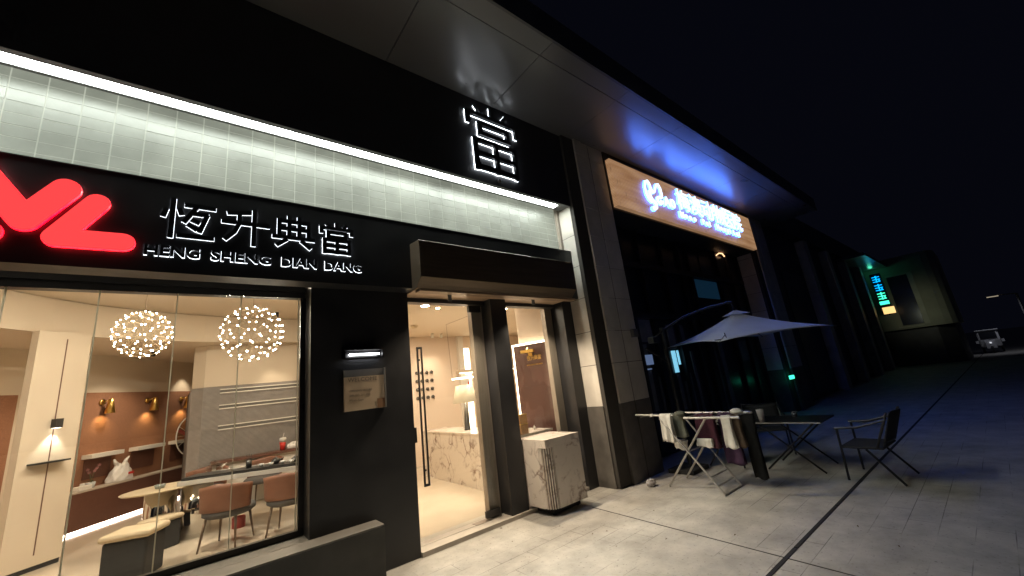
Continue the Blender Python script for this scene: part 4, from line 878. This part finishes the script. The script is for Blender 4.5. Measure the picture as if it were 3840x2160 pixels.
# ------------------------------------------------------------------ terrace furniture in front of the hospital
um = thing('cantilever_umbrella', 'pale square cantilever umbrella with curved dark arm', 'umbrella', (5.85, 3.35, 0))
A, B, C_, D = Vector((7.0, 4.0, 1.88)), Vector((6.30, 2.70, 1.82)), Vector((7.95, 1.55, 1.86)), Vector((8.65, 2.88, 1.90)); AP = Vector((7.43, 2.80, 2.33))
g = []
cs_ = [A, B, C_, D]
bm = BM(); n = 8; ap = bm.verts.new(AP); rows = []
for q in range(1, n + 1):
    f = q / n; ring = []
    for e in range(4):
        p, r_ = cs_[e], cs_[(e + 1) % 4]
        for k in range(n):
            t = k / n; w = p.lerp(r_, t); sag = .10 * f * f * (4 * t * (1 - t)) ; inw = .05 * (4 * t * (1 - t)) * f
            pos = AP.lerp(w, f); pos.z += -.05 * math.sin(math.pi * f) - 0 + sag * .35 ; pos += ((AP - w) * inw * .6); ring.append(bm.verts.new(pos))
    rows.append(ring)
m4 = 4 * n
for k in range(m4): bm.faces.new((ap, rows[0][k], rows[0][(k + 1) % m4]))
for q in range(n - 1):
    for k in range(m4): bm.faces.new((rows[q][k], rows[q + 1][k], rows[q + 1][(k + 1) % m4], rows[q][(k + 1) % m4]))
bmesh.ops.recalc_face_normals(bm, faces=bm.faces); bmesh.ops.solidify(bm, geom=bm.faces[:], thickness=.004); obj('canopy', bm, UMB, um, True)
bm = BM(); n2 = 4; t_ = bm.verts.new(AP + Vector((0, 0, .045))); c4 = [bm.verts.new(AP.lerp(p, .17) + Vector((0, 0, .035))) for p in cs_]
for k in range(4): bm.faces.new((t_, c4[k], c4[(k + 1) % 4]))
obj('vent_cap', bm, UMB, um)
bm = BM()
for p in cs_: tube(bm, [AP + Vector((0, 0, -.05)), AP.lerp(p, .5) + Vector((0, 0, -.075)), p + Vector((0, 0, -.01))], .010, 6)
obj('rib', bm, DARKTUBE, um)
obj('mast', tb([(5.85, 3.35, .08), (5.86, 3.36, 2.16)], .032, 10), DARKTUBE, um)
obj('arm', tb([(5.62, 3.42, 1.96), (5.86, 3.36, 2.11), (6.35, 3.22, 2.31), (6.90, 3.02, 2.45), (7.40, 2.81, 2.52), (7.43, 2.80, 2.36)], .020, 8), DARKTUBE, um, True)
obj('brace', tb([(5.45, 3.45, 1.86), (5.86, 3.36, 1.60)], .015, 8), DARKTUBE, um)
obj('slider_bracket', bx(5.56, 5.72, 3.36, 3.46, 1.92, 2.02, .01), DARKTUBE, um)
obj('base', bx(5.62, 6.1, 3.2, 3.60, 0, .06, .01), RUBBER, um)
bm = BM(); tube(bm, [B.lerp(AP, .22) + Vector((0, -.02, .02)), B.lerp(AP, .22) + Vector((-.05, -.06, -.08)), B.lerp(AP, .1) + Vector((-.12, .05, -.02))], .008, 5); obj('tie_strap', bm, DARKTUBE, um)

rk = thing('drying_rack', 'folding steel clothes drying rack set out before the dark shopfront', 'drying rack', (5.18, 2.84, 0))
for x in (4.95, 5.40):
    obj('leg', tb([(x - .03, 2.46, 0.012), (x, 3.14 if x < 5 else 3.06, .87)], .013, 8), STEELTUBE, rk)
    obj('leg', tb([(x + .05, 3.22, 0.012), (x + .02, 2.52, .87)], .013, 8), STEELTUBE, rk)
bm = BM()
for z in (.012, .10, .19):
    f = z / .87; tube(bm, [(4.92, 2.46 + .68 * f, z), (5.37, 2.46 + .6 * f, z)], .010, 6)
for z in (.46,): f = z / .87; tube(bm, [(5.0, 3.22 - .7 * f, z), (5.45, 3.22 - .7 * f, z)], .009, 6)
obj('rung', bm, STEELTUBE, rk)
bm = BM(); tube(bm, [(4.97, 3.52, .925), (4.97, 2.95, .905)], .014, 8); tube(bm, [(4.97, 2.80, .875), (4.97, 2.12, .873)], .016, 8); tube(bm, [(5.40, 3.16, .89), (5.40, 2.14, .875)], .014, 8)
for y in (3.45, 3.3, 3.15, 3.0, 2.75, 2.6, 2.45, 2.3, 2.15): tube(bm, [(4.97, y, .89), (5.40, y, .885)], .006, 6)
obj('top_bar', bm, STEELTUBE, rk)
obj('end_cap', bx(4.953, 4.987, 3.25, 3.28, .90, .935), PLASTIC, rk)
def hang(name, x0, y0, w, z0, drop, mat, lab, axis='y', fold=.02, waves=3, taper=1.0, front=True, drop2=None):
    """cloth laid over a bar along y: front fall and back fall"""
    g = []; N_ = 14; M_ = 16
    drop2 = drop if drop2 is None else drop2
    for i in range(-N_, N_ + 1):
        s = i / N_; row = []
        for j in range(M_ + 1):
            t = j / M_; d = abs(s); dd = (drop if s < 0 else drop2) * d
            bulge = .012 + fold * d * math.sin(waves * math.pi * t + (.7 if s > 0 else 0)) 
            off = (-1 if s < 0 else 1) * (min(d * 10, 1) * .016 + .0) + bulge * (-.6 if s < 0 else .6)
            k = 1 - (1 - taper) * d; yy = y0 + (t - .5) * w * k + .012 * math.sin(5 * d + t * 4) * d
            row.append((x0 + off, yy, z0 + .012 - dd - .01 * math.sin(6 * t) * d) )
        g.append(row)
    bm = BM(); thick_sheet(bm, g, .005); return tag(obj(name, bm, mat, None, True), lab, 'laundry', 'laundry drying on the rack')
hang('white_shirt', 4.965, 3.055, .17, .925, .36, CLOTHW, 'white shirt with hanging sleeves at the left of the rack', fold=.03, waves=4, taper=.9)
hang('grey_cloth', 5.06, 2.96, .22, .915, .30, CLOTHG, 'grey green cloth beside the white shirt', fold=.012)
hang('long_towel', 4.97, 2.275, .11, .89, .37, CLOTHW, 'narrow cream towel hanging long on the front bar', fold=.018, waves=2)
hang('brown_cloth', 5.03, 2.19, .10, .885, .36, CLOTHK, 'brown cloth behind the cream towel', fold=.012)
hang('black_trousers', 5.47, 2.24, .16, .88, .80, CLOTHD, 'long black trousers reaching almost to the ground', fold=.02, waves=2, taper=.75)
hang('wine_shirt', 5.22, 2.66, .26, .885, .42, CLOTHR, 'wine red patterned garment in the middle of the rack', fold=.025, waves=4)
hang('purple_cloth', 5.30, 2.42, .20, .885, .62, CLOTHP, 'dull purple garment behind the cream towel', fold=.02)
hang('white_underwear', 5.18, 2.70, .20, .58, .10, CLOTHW, 'small white garment low under the rack', fold=.02, waves=3)
hang('small_white_vest', 5.15, 3.02, .20, .56, .12, CLOTHW, 'small white vest clipped low at the left', fold=.02, waves=2, taper=.6)
for y, x, lab in ((2.86, 5.0, 'rolled sock bundle at left on the rack'), (2.20, 5.12, 'white sock bundle at the right end of the rack')):
    bm = BM(); bmesh.ops.create_icosphere(bm, subdivisions=3, radius=.05)
    for v in bm.verts: v.co = Vector((v.co.x, v.co.y * 1.5, v.co.z * .7)) * (1 + random.gauss(0, .05))
    o = tag(obj('sock_bundle', bm, CLOTHW if y < 2.5 else CLOTHG, None, True), lab, 'laundry'); o.location = (x, y, .925)
# low table, cups, chairs
tt = thing('terrace_table', 'low dark folding table behind the drying rack', 'table', (6.55, 2.15, 0))
bm = BM(); box(bm, -.33, .33, -.46, .42, .615, .635, .006); obj('table_top', bm, DARKTUBE, tt, False, True)
obj('table_edge', bx(-.335, -.3305, -.46, .42, .617, .633), STEELTUBE, tt, False, True)
for sx in (-1, 1):
    obj('leg', tb([(.28 * sx, -.36, .61), (.28 * sx, .30, .012)], .012, 6), DARKTUBE, tt, False, True); obj('leg', tb([(.28 * sx, .30, .61), (.28 * sx, -.36, .012)], .012, 6), DARKTUBE, tt, False, True)
pc = thing('paper_cup', 'tall white paper cup standing on the terrace table', 'cup', (6.28, 2.38, .636)); obj('cup_body', lt([(.034, 0), (.048, .16), (.05, .165), (.044, .165), (.03, .01), (0, .01)], (0, 0, 0), 16), PLASTIC, pc, True, True)
pc = thing('small_cup', 'small pale cup at the back of the terrace table', 'cup', (6.75, 2.12, .636)); obj('cup_body', lt([(.03, 0), (.038, .07), (.033, .07), (.026, .01), (0, .01)], (0, 0, 0), 14), GREYSTRIP, pc, True, True)
def fold_chair(loc, rz, lab):
    s = thing('folding_chair', lab, 'chair', loc, rz, 'dark folding armchairs')
    obj('seat', bx(-.27, .27, -.18, .22, .36, .385, .008), DARKFAB, s, False, True)
    g = [[(-.25 + .5 * j / 6, -.16 - .13 * i / 5 + .02 * math.cos(math.pi * (j - 3) / 3), .40 + .34 * i / 5) for j in range(7)] for i in range(6)]
    bm = BM(); thick_sheet(bm, g, .012); obj('backrest', bm, DARKFAB, s, True, True)
    for sx in (-1, 1):
        obj('front_leg', tb([(.28 * sx, .22, 0.01), (.27 * sx, .20, .58)], .013, 8), DARKTUBE, s, False, True)
        obj('rear_leg', tb([(.29 * sx, -.28, 0.01), (.265 * sx, -.02, .36)], .013, 8), DARKTUBE, s, False, True)
        obj('armrest', tb([(.27 * sx, .22, .585), (.27 * sx, 0, .60), (.265 * sx, -.27, .68)], .014, 8), DARKTUBE, s, False, True)
        obj('back_post', tb([(.262 * sx, -.12, .37), (.262 * sx, -.30, .76)], .012, 8), DARKTUBE, s, False, True)
    return s
fc0 = fold_chair((6.32, 1.29, 0), R(-4), 'dark folding armchair standing apart at the right')
dup(fc0, (7.35, 2.75, 0), R(115), 'dark folding armchair behind the terrace table')
dup(fc0, (6.5, 2.95, 0), R(178), 'dark folding armchair hidden behind the drying rack')
tr_ = thing('plastic_bag', 'crumpled clear plastic bag on the ground by the pillar', 'bag', (4.93, 3.45, 0)); bm = BM(); bmesh.ops.create_icosphere(bm, subdivisions=3, radius=.055)
for v in bm.verts: v.co = Vector((v.co.x * 1.3, v.co.y, v.co.z + .04)) * (1 + random.gauss(0, .09)); v.co.z = max(v.co.z, .001)
obj('bag_body', bm, pbr('thin_plastic', (.42, .40, .40), .25, 0, .1, 20), tr_, False, True)

# ------------------------------------------------------------------ street beyond
fr = thing('far_shopfronts', 'row of unlit shopfronts receding beyond the pet hospital', 'building', (20, 4.2, 0))
obj('wall', bx(13.61, 34, 4.0, 4.4, 0, 5.69), WALLDARK, fr); obj('far_soffit', bx(24.0, 29.9, 2.9, 3.99, 5.45, 5.6), SOFFIT, fr)
bm = BM()
for x in (15.2, 18.4, 21.6, 24.8): box(bm, x, x + 2.4, 3.985, 3.999, .15, 4.2)
obj('shop_window', bm, HGLASS, fr)
bm = BM()
for x in (17.8, 21.0, 24.2, 27.4): box(bm, x, x + .5, 3.7, 3.998, 0, 5.58)
obj('pier', bm, STONE, fr)
cn = thing('corner_building', 'greenish lit corner building with rounded balcony far down the street', 'building', (31, 2.5, 0))
bm = BM()
pts = [(30.0, 3.95), (30.0, 2.05), (30.0, 1.95), (30.02, 1.55), (30.1, 1.30), (30.35, 1.12), (30.8, 1.05), (34, 1.05), (34, 3.95)]
prism_xy(bm, pts, 1.95, 5.9); obj('rounded_wall', bm, pbr('far_plaster', (.33, .33, .25), .85, 0, .12, 1.5), cn)
bm = BM(); prism_xy(bm, [(30.3, 3.95), (30.3, 1.9), (30.9, 1.3), (34, 1.2), (34, 3.95)], 0, 1.94); obj('lower_wall', bm, WALLDARK, cn)
obj('dark_window', bx(29.97, 29.999, 2.28, 3.10, 2.15, 4.85), HGLASS, cn)
bm = BM(); box(bm, 29.955, 29.998, 2.06, 2.26, 2.1, 4.95); box(bm, 29.955, 29.998, 2.27, 3.15, 4.87, 4.95); box(bm, 29.955, 29.998, 2.3, 3.3, 2.03, 2.09); obj('pale_frame', bm, pbr('far_trim', (.42, .42, .34), .8, 0, .1, 3), cn)
vs_ = thing('vertical_sign', 'tall green and blue glowing vertical sign with yellow foot', 'sign', (28.9, 3.4, 3))
obj('sign_box', bx(28.95, 29.1, 3.18, 3.62, 2.8, 5.1), FASCIA, vs_)
for za, zb, mt in ((4.62, 4.98, E_TEAL), (4.14, 4.52, E_TEAL), (3.66, 4.06, E_GREEN)):
    bm = BM(); h = zb - za
    for q in range(3): box(bm, 28.92, 28.949, 3.24, 3.56, za + h * (.05 + .36 * q), za + h * (.15 + .36 * q))
    box(bm, 28.917, 28.946, 3.37, 3.42, za, zb); box(bm, 28.918, 28.947, 3.27, 3.31, za + h * .1, za + h * .5)
    obj('sign_block', bm, mt, vs_)
obj('sign_bar', bx(28.92, 28.949, 3.20, 3.58, 3.38, 3.56), E_GREEN, vs_); obj('sign_bar', bx(28.92, 28.949, 3.08, 3.56, 2.86, 3.22), E_YEL, vs_)
lamp('added_wall_flood', 'SPOT', (27.2, 2.2, 2.7), 17, (.95, 1.0, .74), vs_, .15, (R(92), 0, R(-90)), R(80), 1.0)  # added spot with no visible source, lights the corner building wall
lamp('green_glow', 'POINT', (29.2, 3.5, 5.3), 1.3, (.1, 1.0, .6), vs_, .1)
# small covered three-wheeler parked far off
tk = thing('covered_tricycle', 'small white covered three wheeler parked far down the street', 'tricycle', (37.2, .45, 0), R(90))
bm = BM(); prism_yz(bm, [(-.15, .38), (-.28, .80), (-.18, 1.32), (1.2, 1.34), (1.3, .42)], -.42, .42); bmesh.ops.bevel(bm, geom=bm.edges[:], offset=.04, segments=2, affect='EDGES'); obj('cab', bm, TRIKE, tk, False, True)
obj('roof', bx(-.47, .47, -.30, 1.32, 1.345, 1.40, .02), TRIKE, tk, False, True)
bm = BM(); obox(bm, (-.33, -.288, .86), (.66, 0, 0), (0, .095, .40), (0, -.012, .003)); obj('windscreen', bm, HGLASS, tk, False, True)
bm = BM(); prism_yz(bm, [(-.34, .30), (-.36, .72), (-.285, .75), (-.16, .30)], -.20, .20); obj('front_shield', bm, TRIKE, tk, False, True)
bm = BM(); ball(bm, (0, -.375, .62), .045, 2); obj('headlight', bm, emit('trike_light', (.9, .92, 1), .5), tk, True, True)
for sx, y in ((0, -.25), (-.38, 1.0), (.38, 1.0)):
    bm = BM(); lathe(bm, [(0, -.05), (.18, -.05), (.22, -.03), (.22, .03), (.18, .05), (0, .05)], (0, 0, 0), 18); bmesh.ops.rotate(bm, cent=(0, 0, 0), matrix=Matrix.Rotation(R(90), 3, 'Y'), verts=bm.verts); bmesh.ops.translate(bm, vec=(sx, y, .22), verts=bm.verts); obj('wheel', bm, RUBBER, tk, True, True)
for sx in (-1, 1): obj('mirror', bx(.50 * sx - .06, .50 * sx + .06, -.25, -.22, .62, .78, .01), TRIKE, tk, False, True)
tk.rotation_euler = (0, 0, R(-90))
fl = thing('street_lamp', 'faint distant street lamp above the parked three wheeler', 'street lamp', (36, -1.2, 0))
obj('pole', tb([(36, -1.2, 0), (36, -1.2, 3.2)], .05, 8), WALLDARK, fl); obj('lamp_head', bx(35.8, 36.05, -.55, -.10, 3.19, 3.23), E_FAINT, fl); obj('lamp_arm', tb([(36, -1.2, 3.2), (36, -.5, 3.26)], .03, 6), WALLDARK, fl)
lamp('street_glow', 'SPOT', (35.6, -.3, 3.0), 26, (.85, .88, 1), fl, .2, (R(25), 0, R(-90)), R(150), .8)
